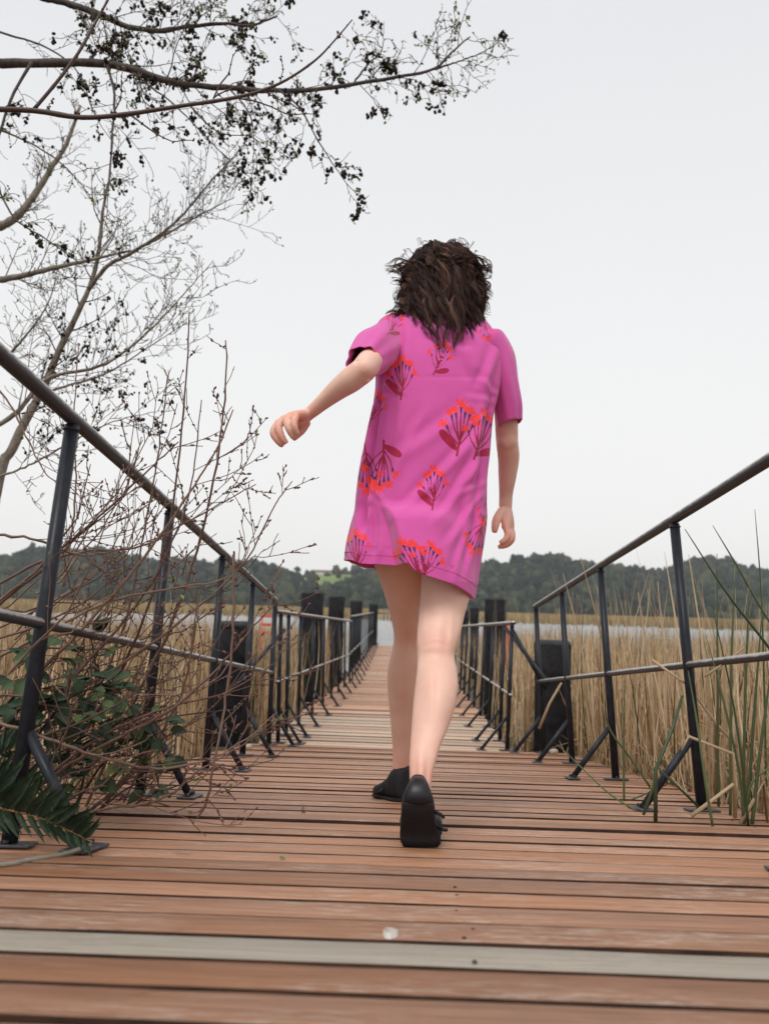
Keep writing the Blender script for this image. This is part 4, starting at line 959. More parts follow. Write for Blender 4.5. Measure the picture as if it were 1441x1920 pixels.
reeds('dry_reeds', 'thick stand of dry straw-coloured reeds right of the boardwalk', [
    (1900, (1.0, 3.2), (1.9, 6.5), (.50, 1.0), .09, .021, 1, .68, D(off_r, lambda x, y: np.clip(1.1 - (x - 1.1) * .15, 0, 1))),
    (4600, (1.0, 7), (2.6, 11), (.70, 1.02), .09, .017, 2, .60, D(off_r)),
    (3200, (1.0, 4.4), (1.8, 8), (.25, .92), .36, .017, 3, .72, D(off_r)),
    (3000, (1.0, 4.5), (2.0, 8), (.2, .7), 1.3, .014, 4, .76, D(off_r)),
    (420, (1.1, 6), (2.6, 9), (1.05, 1.45), .13, .010, 5, .70, D(off_r)),
    (9000, (.8, 22), (9, 28), (.70, .98), .06, .018, 6, .60, D(off_r)),
    (4500, (1.0, 3.6), (1.7, 7), (.06, .30), 1.6, .014, 7, .30, D(off_r))], DRY)
reeds('dry_reeds', 'dry straw-coloured reeds left of the boardwalk behind the bare shrub', [
    (2200, (-5, -.7), (2.2, 7), (.55, 1.02), .08, .019, 11, .62, D(off_l)),
    (4800, (-9, -.7), (4, 13), (.7, 1.04), .06, .013, 12, .55, D(off_l)),
    (1000, (-4, -.7), (1.6, 7), (.2, .8), .5, .010, 13, .6, D(off_l)),
    (7500, (-22, -.9), (10, 26), (.70, .98), .05, .018, 14, .55, D(off_l)),
    (160, (-4, -1), (3, 6.5), (1.05, 1.25), .1, .010, 15, .6, D(off_l)),
    (3000, (-3.6, -.85), (.6, 6), (.04, .22), .9, .010, 17, .22, D(off_l))], DRY)
reeds('green_rushes', 'dark green rush stems mixed into the reeds on both sides', [
    (1000, (1.1, 6), (2.1, 10), (.6, 1.12), .09, .014, 21, .4, D(off_r)),
    (1100, (-6, -.8), (2.4, 10), (.6, 1.03), .05, .013, 22, .35, D(off_l)),
    (900, (-16, -.9), (9, 20), (.6, .98), .05, .02, 23, .35, D(off_l))], GRN)
# far marsh: a golden bed of reed standing in the water under the hill, with open pools
r_ = np.random.default_rng(31); n = 30000
y = 88 + 260 * r_.random(n) ** 1.6; x = (r_.random(n) * 1.5 - .75) * y * 1.1
pool = (np.sin(x * .05 + 2) + np.sin(y * .09 + x * .02)) > 1.35
front = 88 + 7 * np.sin(x * .06) + 9 * np.sin(x * .021 + 1); keep = (y > front) & ~(pool & (y < 170)); x, y = x[keep], y[keep]; n = len(x)
base = np.stack([x, y, np.full(n, -.05)], 1); hh = r_.uniform(1.0, 1.55, n); top = base + np.stack([r_.normal(0, .1, n), r_.normal(0, .1, n), hh], 1)
V, F_ = blades(base, top, r_.uniform(.10, .30, n) * (y / 120), hh * .04, 32, 3); b = Batch(); b.add(V, F_, np.repeat(np.clip(r_.normal(.55, .16, n) + .15 * np.sin(y * .3), 0, 1), 9))
GOLD = tinted('golden far reed', [(0, (.13, .095, .045)), (.5, (.33, .24, .125)), (1, (.50, .38, .22))], .8, .1, .1, 2)
o = link('far_reeds', b.mesh('far_reeds'), GOLD); tag(o, 'golden band of reeds across the lake at the foot of the wooded hill', 'reeds', kind='stuff')
n = 9000; y = r_.uniform(24, 60, n); x = (r_.random(n) * 1.5 - .75) * y * 1.1; k = (np.abs(x - path_x(y)) > 2) & (r_.random(n) < np.clip((40 - y) / 12 + .6 * fnoise(x, y, .12, 8), 0, 1)); x, y = x[k], y[k]; n = len(x)
base = np.stack([x, y, np.full(n, -.05)], 1); hh = r_.uniform(.5, 1.0, n); top = base + np.stack([r_.normal(0, .06, n), r_.normal(0, .06, n), hh], 1)
V, F_ = blades(base, top, r_.uniform(.012, .024, n), hh * .04, 33, 4); b = Batch(); b.add(V, F_, np.repeat(np.clip(r_.normal(.55, .16, n), 0, 1), 12))
o = link('shallow_water_reeds', b.mesh('shallow_water_reeds'), GOLD); tag(o, 'thin reeds standing scattered in the open water', 'reeds', kind='stuff')

# single stems one can pick out, each its own thing: (points (column, row, distance), radius, label)
RG = tinted('green rush stem', [(0, (.03, .055, .022)), (1, (.09, .12, .05))], .42, .4, 0, 14)
RD = tinted('dry reed stem', [(0, (.34, .25, .15)), (1, (.60, .48, .32))], .55, .3, 0, 20)
def stem(pts, r, label, mat, cat, grp, tip=.25):
    P = [at(*p) for p in pts]; sharp = len(pts) > 2 and grp.startswith('bent'); P = np.array(P) if sharp else spline(P, 14)
    R = np.interp(np.linspace(0, 1, len(P)), [0, .6, 1], [r, r * .85, r * tip]); V, F_ = pipe(P, R, 7); me = fast_mesh('stem', V, F_)
    t_ = me.attributes.new('tint', 'FLOAT', 'POINT'); t_.data.foreach_set('value', np.full(len(V), random.random(), np.float32))
    o = link('green_rush' if mat is RG else 'dry_reed', me, mat); tag(o, label, cat, grp); return o
g1 = 'green rushes standing along the right edge of the boardwalk'; g2 = 'bent broken reeds lying over the right edge'
for pts, r, lb in [
    ([(1475, 1270, 2.35), (1441, 1215, 2.35), (1360, 1110, 2.35), (1283, 992, 2.35)], .0048, 'long green rush slanting down to the right past the near right post'),
    ([(1500, 1230, 2.5), (1441, 1165, 2.5), (1380, 1060, 2.5), (1335, 985, 2.5)], .004, 'second slanting green rush above the first, its tip against the sky'),
    ([(1436, 1560, 2.5), (1432, 1300, 2.5), (1425, 1100, 2.5), (1414, 955, 2.5)], .0034, 'tallest green rush, nearly upright, its tip high in the sky'),
    ([(1346, 1512, 2.5), (1344, 1300, 2.5), (1343, 1038, 2.5)], .0042, 'upright green rush just right of the near right post'),
    ([(1368, 1530, 2.45), (1370, 1250, 2.45), (1378, 1060, 2.45)], .0044, 'upright green rush with a tip beside the rounded hilltop'),
    ([(1392, 1535, 2.4), (1396, 1300, 2.4), (1404, 1100, 2.4)], .0048, 'thick green rush growing straight up behind the deck corner'),
    ([(1398, 1545, 2.35), (1412, 1350, 2.35), (1427, 1150, 2.35)], .005, 'thick green rush leaning slightly right at the deck corner'),
    ([(1408, 1552, 2.3), (1425, 1400, 2.3), (1448, 1230, 2.3)], .0055, 'widest green blade leaning right out of the picture edge'),
    ([(1395, 1548, 2.3), (1385, 1450, 2.3), (1352, 1300, 2.3), (1322, 1190, 2.35)], .004, 'green blade leaning left from the deck corner clump'),
    ([(1402, 1550, 2.28), (1390, 1430, 2.28), (1368, 1290, 2.3), (1330, 1120, 2.3)], .0036, 'thin green blade curving left behind the near right post'),
    ([(1440, 1440, 2.3), (1408, 1470, 2.3), (1395, 1530, 2.3)], .003, 'short dark green shoot at the foot of the corner clump'),
    ([(1169, 1506, 2.75), (1168, 1400, 2.75), (1170, 1275, 2.75)], .0042, 'upright green rush standing alone on the deck between two braces'),
    ([(1335, 1549, 2.05), (1322, 1470, 2.05), (1305, 1350, 2.08), (1289, 1258, 2.1)], .0038, 'green rush crossing in front of the near right post'),
    ([(1193, 1521, 2.35), (1140, 1487, 2.45), (1085, 1435, 2.6), (1045, 1396, 2.7)], .0030, 'thin green stem lying slantwise over the deck towards the nearest brace foot'),
    ([(1218, 1476, 2.75), (1180, 1420, 2.78), (1140, 1362, 2.8), (1132, 1290, 2.8)], .0042, 'pale green blade hanging over the deck edge behind the upright lone rush'),
    ([(1181, 1500, 2.55), (1225, 1482, 2.55), (1268, 1462, 2.55)], .003, 'short green piece lying across the deck under the near right brace')]:
    stem(pts, r, lb, RG, 'rush', g1)
for pts, r, lb, mt in [
    ([(1228, 1540, 2.2), (1228, 1443, 2.2), (1261, 1362, 2.25), (1278, 1305, 2.3)], .0058, 'broken green rush folded at the middle in front of the near right brace', RG),
    ([(1205, 1528, 2.25), (1222, 1480, 2.25), (1230, 1442, 2.25)], .0042, 'short green leg of a broken rush beside the nearest brace foot', RG),
    ([(1310, 1514, 2.35), (1280, 1485, 2.32), (1236, 1444, 2.3)], .0042, 'yellowing rush piece fallen between the near right brace and post', RG),
    ([(1377, 1534, 2.2), (1373, 1413, 2.2), (1290, 1381, 2.2), (1277, 1406, 2.2)], .0055, 'dry reed folded into a square bend across the near right post', RD),
    ([(1295, 1530, 2.15), (1335, 1500, 2.15), (1374, 1470, 2.15)], .0058, 'short dry reed leaning out over the deck from the bent one', RD),
    ([(1387, 1545, 2.3), (1412, 1500, 2.3), (1431, 1466, 2.3), (1438, 1552, 2.35)], .0055, 'dry reed folded to a sharp peak at the right picture edge', RD),
    ([(1222, 1238, 2.6), (1285, 1282, 2.6), (1345, 1360, 2.6), (1380, 1400, 2.6)], .0048, 'dry reed slanting down behind the near right post from the middle rail', RD),
    ([(1320, 1268, 2.3), (1355, 1245, 2.3), (1394, 1214, 2.3)], .0040, 'dry brown reed piece lying on the near right middle rail', RD),
    ([(1010, 1366, 4.0), (1030, 1318, 4.0), (1052, 1280, 4.0)], .0080, 'dry reed leaning against the squat right pile', RD),
    ([(1430, 1465, 2.5), (1441, 1440, 2.5), (1470, 1400, 2.5)], .004, 'dry reed tip at the right picture edge above the peak', RD)]:
    stem(pts, r, lb, mt, 'reed', g2, .7)
for i, (x, y0, x1, y1, d, lb) in enumerate([(1352, 1500, 1356, 1235, 2.7, 'thick pale dry reed, first upright one right of the near post'), (1372, 1515, 1362, 1240, 2.65, 'thick pale dry reed, second upright one right of the near post'), (1329, 1490, 1320, 1220, 2.8, 'pale dry reed standing just behind the near right post'),
        (1299, 1440, 1245, 1035, 3.2, 'tall dry reed leaning left between the two nearest right posts'), (1340, 1440, 1290, 1040, 3.2, 'tall dry reed with a pointed tip just right of the near right post'), (1170, 1400, 1088, 1045, 3.6, 'tall dry reed leaning left over the second right post'),
        (1230, 1400, 1195, 1110, 3.5, 'dry reed leaning left, third from the near right post'), (1120, 1380, 1055, 1075, 4.1, 'dry reed leaning left in front of the far shore beyond the handrail end'), (1250, 1410, 1232, 1090, 3.4, 'dry reed with tip level with the near handrail joint')]):
    stem([(x, y0 + 40, d), ((x + x1) / 2 + 4, (y0 + y1) / 2, d), (x1, y1, d)], .0052, lb, RD, 'reed', 'tall dry reeds right of the boardwalk')

# thin air haze between here and the hill
hz = link('haze', box_me('haze', 2 * 1520, 70 + 1420, 92 + 1.6, 0, (0, (1420 - 70) / 2, (92 - 1.6) / 2)), None); tag(hz, kind='stuff')
hmt = bpy.data.materials.new('thin air haze'); hmt.use_nodes = True; ht = hmt.node_tree; ht.nodes.clear(); pv = ht.nodes.new('ShaderNodeVolumePrincipled'); ou = ht.nodes.new('ShaderNodeOutputMaterial')
pv.inputs['Color'].default_value = (.86, .89, .93, 1); pv.inputs['Density'].default_value = .00022; pv.inputs['Anisotropy'].default_value = 0.1
ht.links.new(pv.outputs[0], ou.inputs['Volume']); hz.data.materials.append(hmt)
# ------------------------------------------------------------------ trees, shrub, bramble, fern
BARK = simple('alder bark', (.040, .032, .030), (.12, .095, .085), 30, .75, .3, .6); BARKP = simple('pale lichen bark', (.12, .10, .08), (.30, .26, .21), 24, .8, .3, .5)
TWIG = tinted('young twig bark', [(0, (.035, .022, .024)), (.5, (.085, .050, .040)), (1, (.20, .14, .08))], .55, .4, 0, 40)
RTW = tinted('red-brown shrub twig', [(0, (.040, .022, .020)), (.45, (.115, .058, .042)), (1, (.24, .16, .115))], .5, .4, 0, 40)
CONE = simple('dark alder cone', (.012, .009, .009), (.045, .030, .026), 300, .8, .2, .8); BUDG = tinted('opening green leaf', [(0, (.09, .11, .02)), (1, (.22, .25, .06))], .5, .3, .25, 20)
BUDR = tinted('purple brown bud', [(0, (.06, .025, .028)), (1, (.17, .09, .08))], .5, .4, 0, 20)
tr = np.random.default_rng(77)
def px_at(P): return project(P)
def grow(base, dirn, length, r0, segs, wig, up, rs_):
    """one twig as a wandering line of segs+1 points"""
    P = [np.array(base)]; d = norm(np.array(dirn)); st_ = length / segs
    for i in range(segs):
        d = norm(d + rs_.normal(0, wig, 3) + np.array([0, 0, up])); P.append(P[-1] + d * st_)
    return np.array(P), d
SG = 7
class Twigs:
    def __init__(s): s.P = []; s.R = []; s.T = []; s.tips = []
    def add(s, P, r0, r1, tint): s.P.append(P if len(P) == SG else spline(P, SG)); s.R.append(np.linspace(r0, r1, SG)); s.T.append(tint)
    def mesh(s, name, sides=5):
        V, F_ = tubes(np.array(s.P), np.array(s.R), sides); b = Batch(); b.add(V, F_, np.repeat(np.array(s.T), SG * sides)); return b.mesh(name)
def side_twigs(tw, P, r_base, r_tip, n, L, rs_, depth=2, wig=.22, up=.02, spread=1.0, tint=.5, t0=.1, plane=.6, nodes=None):
    """twigs growing from the line P; recursion gives their side shoots. nodes collects (point, direction) of buds"""
    N_ = len(P); T = norm(np.gradient(P, axis=0))
    for k in range(n):
        t = t0 + (1 - t0) * (k + rs_.random()) / n; f = t * (N_ - 1); i = min(int(f), N_ - 2); p = P[i] + (P[i + 1] - P[i]) * (f - i); d = T[i]
        q = rs_.normal(0, 1, 3) * np.array([1, plane, 1]); q = norm(q - d * (q @ d)); dd = norm(d * rs_.uniform(.35, 1.1) + q * spread)
        l_ = L * rs_.uniform(.45, 1.2) * (1 - .45 * t); Q, e_ = grow(p, dd, l_, 0, SG - 1, wig, up, rs_); rr = max(r_base * (1 - .5 * t) * .5, r_tip * 1.2)
        tw.add(Q, rr, r_tip, np.clip(rs_.normal(tint, .18), 0, 1))
        if nodes is not None:
            for m_ in range(1, SG): nodes.append((Q[m_], norm(Q[m_] - Q[m_ - 1]), depth))
        if depth > 1: side_twigs(tw, Q, rr, r_tip, max(2, int(n * .55) if n < 9 else 5), l_ * .55, rs_, depth - 1, wig * 1.1, up, spread, tint, .15, plane, nodes)
def scatter(name, nodes, IV, IF, size, stretch, mat, parent, rs_, prob, kind='stuff', hang=False, clump=1):
    keep = [q for q in nodes if rs_.random() < prob]
    if not keep: return None
    pts = []; ds = []
    for (p, d, dp) in keep:
        for c in range(clump if clump == 1 else rs_.integers(1, clump + 1)): pts.append(p + (rs_.normal(0, 1, 3) * size * 1.15 - np.array([0, 0, size * 1.2]) if clump > 1 else rs_.normal(0, 1, 3) * size * .3)); ds.append(norm(rs_.normal(0, .5, 3) + (np.array([0, 0, -1]) if hang else d)))
    pts, ds = np.array(pts), np.array(ds); a = norm(np.cross(ds, rs_.normal(0, 1, ds.shape))); c = np.cross(ds, a); sz = size * rs_.uniform(.6, 1.25, len(pts))
    V = pts[:, None] + sz[:, None, None] * (IV[None, :, 0:1] * a[:, None] + IV[None, :, 1:2] * c[:, None] + IV[None, :, 2:3] * stretch * ds[:, None])
    Fc = (IF[None] + (np.arange(len(pts)) * len(IV))[:, None, None]).reshape(-1, 3); b = Batch(); b.add(V.reshape(-1, 3), Fc, np.repeat(rs_.random(len(pts)), len(IV)))
    o = link(name, b.mesh(name), mat, parent); o['kind'] = kind; return o
IV0, IF0 = ico(1)
# a folded leaf: two small wings
LV = np.array([(0, 0, 0), (.45, .18, .5), (0, 0, 1.1), (-.45, .18, .5), (0, -.05, .5)], float); LF = np.array([(0, 1, 4), (1, 2, 4), (2, 3, 4), (3, 0, 4)])

# --- alder: trunk outside the frame, limbs reaching in over the ramp
def limb(name, pts, r0, r1, mat, parent, n=40):
    P = spline([at(*p) for p in pts], n); P = P + tr.normal(0, .0015, P.shape); R = np.linspace(r0, r1, n) * (1 + .05 * np.sin(np.arange(n) * 1.7)); V, F_ = pipe(P, R, 10); link(name, fast_mesh(name, V, F_), mat, parent); return P
troot = np.array([-3.4, 2.3, .6]); ald = empty('alder_tree', troot); tag(ald, 'leafless alder hung with dark cones, its heavy limbs reaching in across the top left sky', 'tree')
V, F_ = pipe(spline([troot, troot + (.05, .1, 1.3), troot + (.2, .3, 2.6), troot + (.5, .6, 4.2)], 20), np.linspace(.13, .06, 20), 14); link('trunk', fast_mesh('trunk', V, F_), BARK, ald)
tj = [troot + (.1, .15, 1.9), troot + (.25, .35, 3.0)]
def inv(p):  # photograph column,row,distance of a world point, to carry a limb back to the trunk
    x, y = project(np.array([p])); return (x[0], y[0], p[1])
LIMBS = [
    ([inv(tj[0]), (-160, 118, 3.4), (0, 119, 3.6), (100, 118, 3.6), (180, 118, 3.6), (240, 128, 3.6), (300, 148, 3.62), (350, 158, 3.65), (430, 165, 3.7), (500, 170, 3.7), (590, 168, 3.75), (680, 155, 3.8), (760, 142, 3.85), (815, 128, 3.9), (845, 100, 3.9), (880, 70, 3.95)], .026, .004),
    ([inv(tj[1]), (-60, -70, 3.6), (75, -8, 3.8), (120, 4, 3.8), (180, 24, 3.8), (235, 48, 3.8), (300, 58, 3.85), (350, 50, 3.9), (420, 44, 3.9), (470, 48, 3.95), (520, 30, 4.0)], .024, .005),
    ([(815, 130, 3.9), (850, 118, 3.92), (900, 100, 3.95), (945, 72, 4.0)], .006, .0015),
    ([(660, 158, 3.8), (690, 120, 3.8), (715, 95, 3.8), (720, 40, 3.8)], .006, .0012),
    ([(520, 166, 3.7), (560, 200, 3.68), (600, 270, 3.65), (640, 330, 3.62), (690, 390, 3.6)], .0055, .0012),
    ([(200, 122, 3.55), (214, 170, 3.5), (212, 240, 3.45), (205, 330, 3.4), (200, 410, 3.4)], .008, .0012),
    ([(240, 130, 3.6), (330, 200, 3.6), (430, 300, 3.6), (480, 340, 3.6)], .005, .001),
    ([(60, 116, 3.55), (20, 190, 3.5), (-10, 300, 3.5), (20, 400, 3.5), (90, 450, 3.5), (160, 500, 3.5)], .008, .002),
    ([(0, 60, 3.9), (90, 90, 3.9), (150, 140, 3.9), (180, 220, 3.85), (260, 330, 3.8)], .006, .001),
    ([(430, 165, 3.7), (470, 220, 3.66), (475, 300, 3.62), (468, 370, 3.6)], .0045, .001),
    ([(-60, 220, 3.9), (60, 270, 4.0), (140, 330, 4.0), (200, 420, 4.0)], .006, .0015)]
tw = Twigs(); nodes = []; r2 = np.random.default_rng(5)
for i, (pts, r0, r1) in enumerate(LIMBS):
    P = limb('limb', pts, r0, r1, BARK, ald, 60 if i < 2 else 26)
    big = i < 2
    side_twigs(tw, P, max(r0 * .35, .003), .0014, 40 if big else 12, .46 if big else .26, r2, 2 if not big else 3, .20, -.03, .9, .45, .22 if big else .1, .5, nodes)
link('twigs', tw.mesh('twigs', 4), TWIG, ald)['kind'] = 'stuff'
cn = [q for q in nodes if True]
def in_top(q): x, y = px_at(np.array([q[0]])); return -40 < x[0] < 960
cn = [q for q in nodes if in_top(q)]
xy = np.array([q[0] for q in cn]); gx, gy = px_at(xy); dens = (fnoise(gx, gy, .014, 9) > -.25)
cl = [q for q, d_ in zip(cn, dens) if d_]
scatter('cones', cl, IV0 , IF0, .0078, 1.4, CONE, ald, r2, .085, hang=True, clump=6)
scatter('young_leaves', cn, LV, LF, .014, 1.2, BUDG, ald, r2, .22)

# --- slender second tree behind the shrub, pale bark, rising from the left edge
t2 = empty('birch_sapling', at(-30, 1500, 4.6)); tag(t2, 'slender pale-barked tree rising from the left edge with fine upswept twigs', 'tree')
L2 = [([(-20, 1500, 4.4), (-30, 1100, 4.4), (0, 890, 4.4), (22, 845, 4.4), (50, 785, 4.4), (85, 720, 4.4), (112, 655, 4.4), (140, 600, 4.4), (165, 545, 4.4), (185, 480, 4.4), (192, 400, 4.4), (205, 330, 4.4), (212, 250, 4.4)], .034, .004),
      ([(165, 545, 4.4), (200, 500, 4.35), (240, 478, 4.35), (300, 440, 4.3), (350, 395, 4.3), (400, 335, 4.3), (450, 280, 4.3), (495, 215, 4.3)], .013, .002),
      ([(240, 476, 4.35), (310, 440, 4.4), (380, 400, 4.4), (440, 370, 4.4)], .009, .002),
      ([(-30, 815, 4.0), (30, 775, 4.0), (60, 740, 4.0), (100, 705, 4.0), (180, 690, 4.0), (240, 655, 4.0), (300, 600, 4.0), (350, 545, 4.0), (400, 488, 4.0)], .014, .0016),
      ([(60, 745, 4.4), (120, 725, 4.4), (200, 700, 4.4), (280, 650, 4.4), (350, 605, 4.4)], .009, .0016),
      ([(-20, 430, 5.6), (15, 418, 5.6), (45, 392, 5.6), (75, 350, 5.6), (100, 310, 5.6), (125, 270, 5.6), (150, 200, 5.6)], .036, .012),
      ([(-20, 527, 4.2), (30, 520, 4.2), (90, 505, 4.2), (150, 492, 4.2), (210, 478, 4.2), (245, 470, 4.2)], .020, .004),
      ([(-20, 700, 4.6), (40, 640, 4.6), (90, 570, 4.6), (110, 500, 4.6)], .010, .002),
      ([(-20, 900, 3.6), (60, 870, 3.6), (150, 820, 3.6), (215, 790, 3.6), (300, 770, 3.6)], .006, .0015)]
tw = Twigs(); nodes = []; r2 = np.random.default_rng(8)
for i, (pts, r0, r1) in enumerate(L2):
    P = limb('trunk' if i == 0 else 'limb', pts, r0, r1, BARKP, t2, 44)
    side_twigs(tw, P, max(r0 * .4, .0035), .0013, 17, .55 if i < 5 else .35, r2, 3, .13, .09, .8, .42, .3 if i == 0 else .1, .6, nodes)
link('twigs', tw.mesh('twigs', 4), TWIG, t2)['kind'] = 'stuff'
scatter('young_leaves', nodes, LV, LF, .012, 1.3, BUDG, t2, r2, .10)
scatter('cones', [q for q in nodes if fnoise(*[np.array(v) for v in px_at(np.array([q[0]]))], .012, 19)[0] > .35], IV0, IF0, .0072, 1.35, CONE, t2, r2, .05, hang=True, clump=3)

# --- bare red-brown shrub leaning over the left railing
sh = empty('bare_shrub', at(60, 1590, 1.75)); tag(sh, 'leafless red-brown shrub with budding twigs pushing through the left railing', 'shrub')
ST = [([(20, 1600, 2.3), (120, 1430, 2.2), (200, 1310, 2.15), (262, 1180, 2.1), (300, 1060, 2.1), (328, 930, 2.1), (343, 780, 2.1), (352, 660, 2.1), (355, 585, 2.1)], .0060, .0022),
      ([(140, 1560, 2.3), (230, 1360, 2.2), (318, 1180, 2.15), (370, 1030, 2.15), (400, 900, 2.1), (418, 780, 2.1), (424, 690, 2.1), (423, 638, 2.1)], .0058, .0022),
      ([(-40, 1370, 1.9), (120, 1215, 1.9), (230, 1095, 1.9), (300, 1005, 1.9), (365, 910, 1.9), (412, 830, 1.9), (437, 768, 1.9)], .0055, .0020),
      ([(-40, 1170, 1.8), (90, 1050, 1.8), (180, 975, 1.8), (260, 900, 1.8), (335, 828, 1.8)], .0050, .0018),
      ([(-60, 1400, 2.0), (100, 1320, 2.0), (250, 1230, 2.0), (370, 1140, 2.0), (460, 1050, 2.0), (520, 940, 2.05), (548, 902, 2.05)], .0055, .0016),
      ([(120, 1100, 2.5), (135, 1000, 2.5), (142, 900, 2.5), (139, 780, 2.5), (148, 645, 2.5)], .0050, .0022),
      ([(-40, 1340, 1.7), (60, 1375, 1.7), (160, 1410, 1.7), (270, 1440, 1.75), (360, 1432, 1.8), (440, 1400, 1.85), (520, 1335, 1.9)], .0050, .0016),
      ([(60, 1480, 1.8), (180, 1405, 1.8), (320, 1330, 1.8), (420, 1240, 1.85), (480, 1170, 1.9), (528, 1118, 1.95)], .0058, .0016),
      ([(438, 1040, 1.9), (436, 1200, 1.85), (420, 1330, 1.8), (402, 1430, 1.75), (388, 1500, 1.75), (370, 1534, 1.75)], .0040, .0030),
      ([(-40, 1440, 1.9), (120, 1290, 1.95), (260, 1130, 2.0), (330, 1000, 2.0), (360, 900, 2.05), (378, 750, 2.1)], .0055, .0018),
      ([(40, 1560, 2.2), (150, 1360, 2.2), (230, 1180, 2.2), (270, 1000, 2.2), (300, 830, 2.2), (314, 705, 2.2)], .0055, .0018),
      ([(-40, 1120, 2.0), (60, 1060, 2.0), (150, 1035, 2.0), (260, 1025, 2.0), (330, 990, 2.0), (420, 940, 2.0), (480, 908, 2.0)], .0048, .0015),
      ([(-40, 1000, 1.9), (60, 1010, 1.9), (150, 1040, 1.95), (230, 1030, 2.0), (290, 1010, 2.0)], .0045, .0015),
      ([(-40, 1250, 1.9), (80, 1190, 1.9), (200, 1130, 1.9), (310, 1105, 1.95), (420, 1085, 2.0), (480, 1040, 2.0)], .0050, .0015),
      ([(30, 1510, 1.9), (160, 1400, 1.9), (300, 1330, 1.9), (420, 1300, 1.95), (520, 1240, 2.0)], .0050, .0015),
      ([(0, 1560, 2.0), (180, 1520, 1.95), (300, 1500, 1.9), (380, 1440, 1.9), (450, 1400, 1.9), (515, 1350, 1.9)], .0045, .0014),
      ([(150, 1540, 2.1), (270, 1420, 2.1), (340, 1300, 2.1), (365, 1180, 2.1), (372, 1080, 2.1)], .0060, .0018),
      ([(-40, 690, 2.4), (20, 760, 2.4), (60, 840, 2.4), (100, 900, 2.4), (190, 905, 2.4)], .0045, .0014),
      ([(-60, 204, 2.5), (60, 207, 2.5), (150, 220, 2.5), (230, 215, 2.5), (330, 200, 2.5), (430, 185, 2.5), (490, 170, 2.5), (540, 148, 2.5), (592, 112, 2.5), (625, 78, 2.5), (660, 37, 2.5)], .0100, .0022),
      ([(65, 204, 2.5), (110, 150, 2.5), (150, 95, 2.5), (175, 50, 2.5), (205, -5, 2.5), (225, -50, 2.5)], .0062, .0034)]
shp = []
tw = Twigs(); nodes = []; r2 = np.random.default_rng(14)
for i, (pts, r0, r1) in enumerate(ST[:-2]):
    P = spline([at(*p) for p in pts], 34); P[2:-2] += r2.normal(0, .0012, P[2:-2].shape); V, F_ = pipe(P, np.linspace(r0 * .82, r1 * .8, 34) * (1 + .18 * (np.arange(34) % 5 == 0)), 8); me = fast_mesh('stem', V, F_)
    t_ = me.attributes.new('tint', 'FLOAT', 'POINT'); t_.data.foreach_set('value', np.full(len(V), r2.uniform(.35, .8), np.float32)); link('stem', me, RTW, sh); shp.append(P)
    for q in range(2, 34, 2): nodes.append((P[q] + r2.normal(0, .003, 3), norm(P[min(q + 1, 33)] - P[q - 1] + r2.normal(0, .3, 3)), 1))
    up_ = i in (0, 1, 5, 10, 8); side_twigs(tw, P, r0 * .5, .0010, 4 if up_ else 7, .13 if up_ else .28, r2, 1 if up_ else 2, .09, .05, .55, .5, .25, .35, nodes)
# extra arching twigs filling the thicket by the rail
for k in range(46):
    a_ = r2.uniform(-.05, 1.05); x0, y0 = r2.uniform(-60, 90), r2.uniform(1100, 1560); L_ = r2.uniform(190, 460); d_ = r2.uniform(1.6, 2.7)
    pts = [(x0, y0, d_), (x0 + L_ * .4 * math.cos(a_), y0 - L_ * .4 * math.sin(a_), d_), (x0 + L_ * .75 * math.cos(a_ + .1), y0 - L_ * .75 * math.sin(a_ + .1), d_), (x0 + L_ * math.cos(a_ + .25), y0 - L_ * math.sin(a_ + .25), d_)]
    P = spline([at(*p) for p in pts], SG); P[1:-1] += r2.normal(0, .008, (SG - 2, 3)); tw.add(P, r2.uniform(.0022, .0042), .0011, np.clip(r2.normal(.5, .2), 0, 1)); nodes += [(P[m_], norm(P[m_] - P[m_ - 1]), 1) for m_ in range(1, SG)]
    side_twigs(tw, P, .0024, .0010, 5, .18, r2, 1, .09, .04, .6, .5, .2, .4, nodes)
for k in range(60):                                             # dark tangle low behind the rail
    x0, y0 = r2.uniform(-60, 240), r2.uniform(1330, 1590); a_ = r2.uniform(-.2, 1.3); L_ = r2.uniform(100, 260); d_ = r2.uniform(2.0, 2.9)
    P = spline([at(x0, y0, d_), at(x0 + L_ * .5 * math.cos(a_), y0 - L_ * .5 * math.sin(a_) - 10, d_), at(x0 + L_ * math.cos(a_), y0 - L_ * math.sin(a_), d_)], SG); tw.add(P, .0035, .0014, np.clip(r2.normal(.25, .15), 0, 1)); side_twigs(tw, P, .0022, .0011, 4, .14, r2, 1, .1, .02, .7, .3, .1, .5, nodes)
link('twigs', tw.mesh('twigs', 5), RTW, sh)['kind'] = 'stuff'
scatter('buds', nodes, IV0, IF0, .0028, 2.0, BUDR, sh, r2, .36)
scatter('young_leaves', nodes, LV, LF, .010, 1.3, BUDG, sh, r2, .035)
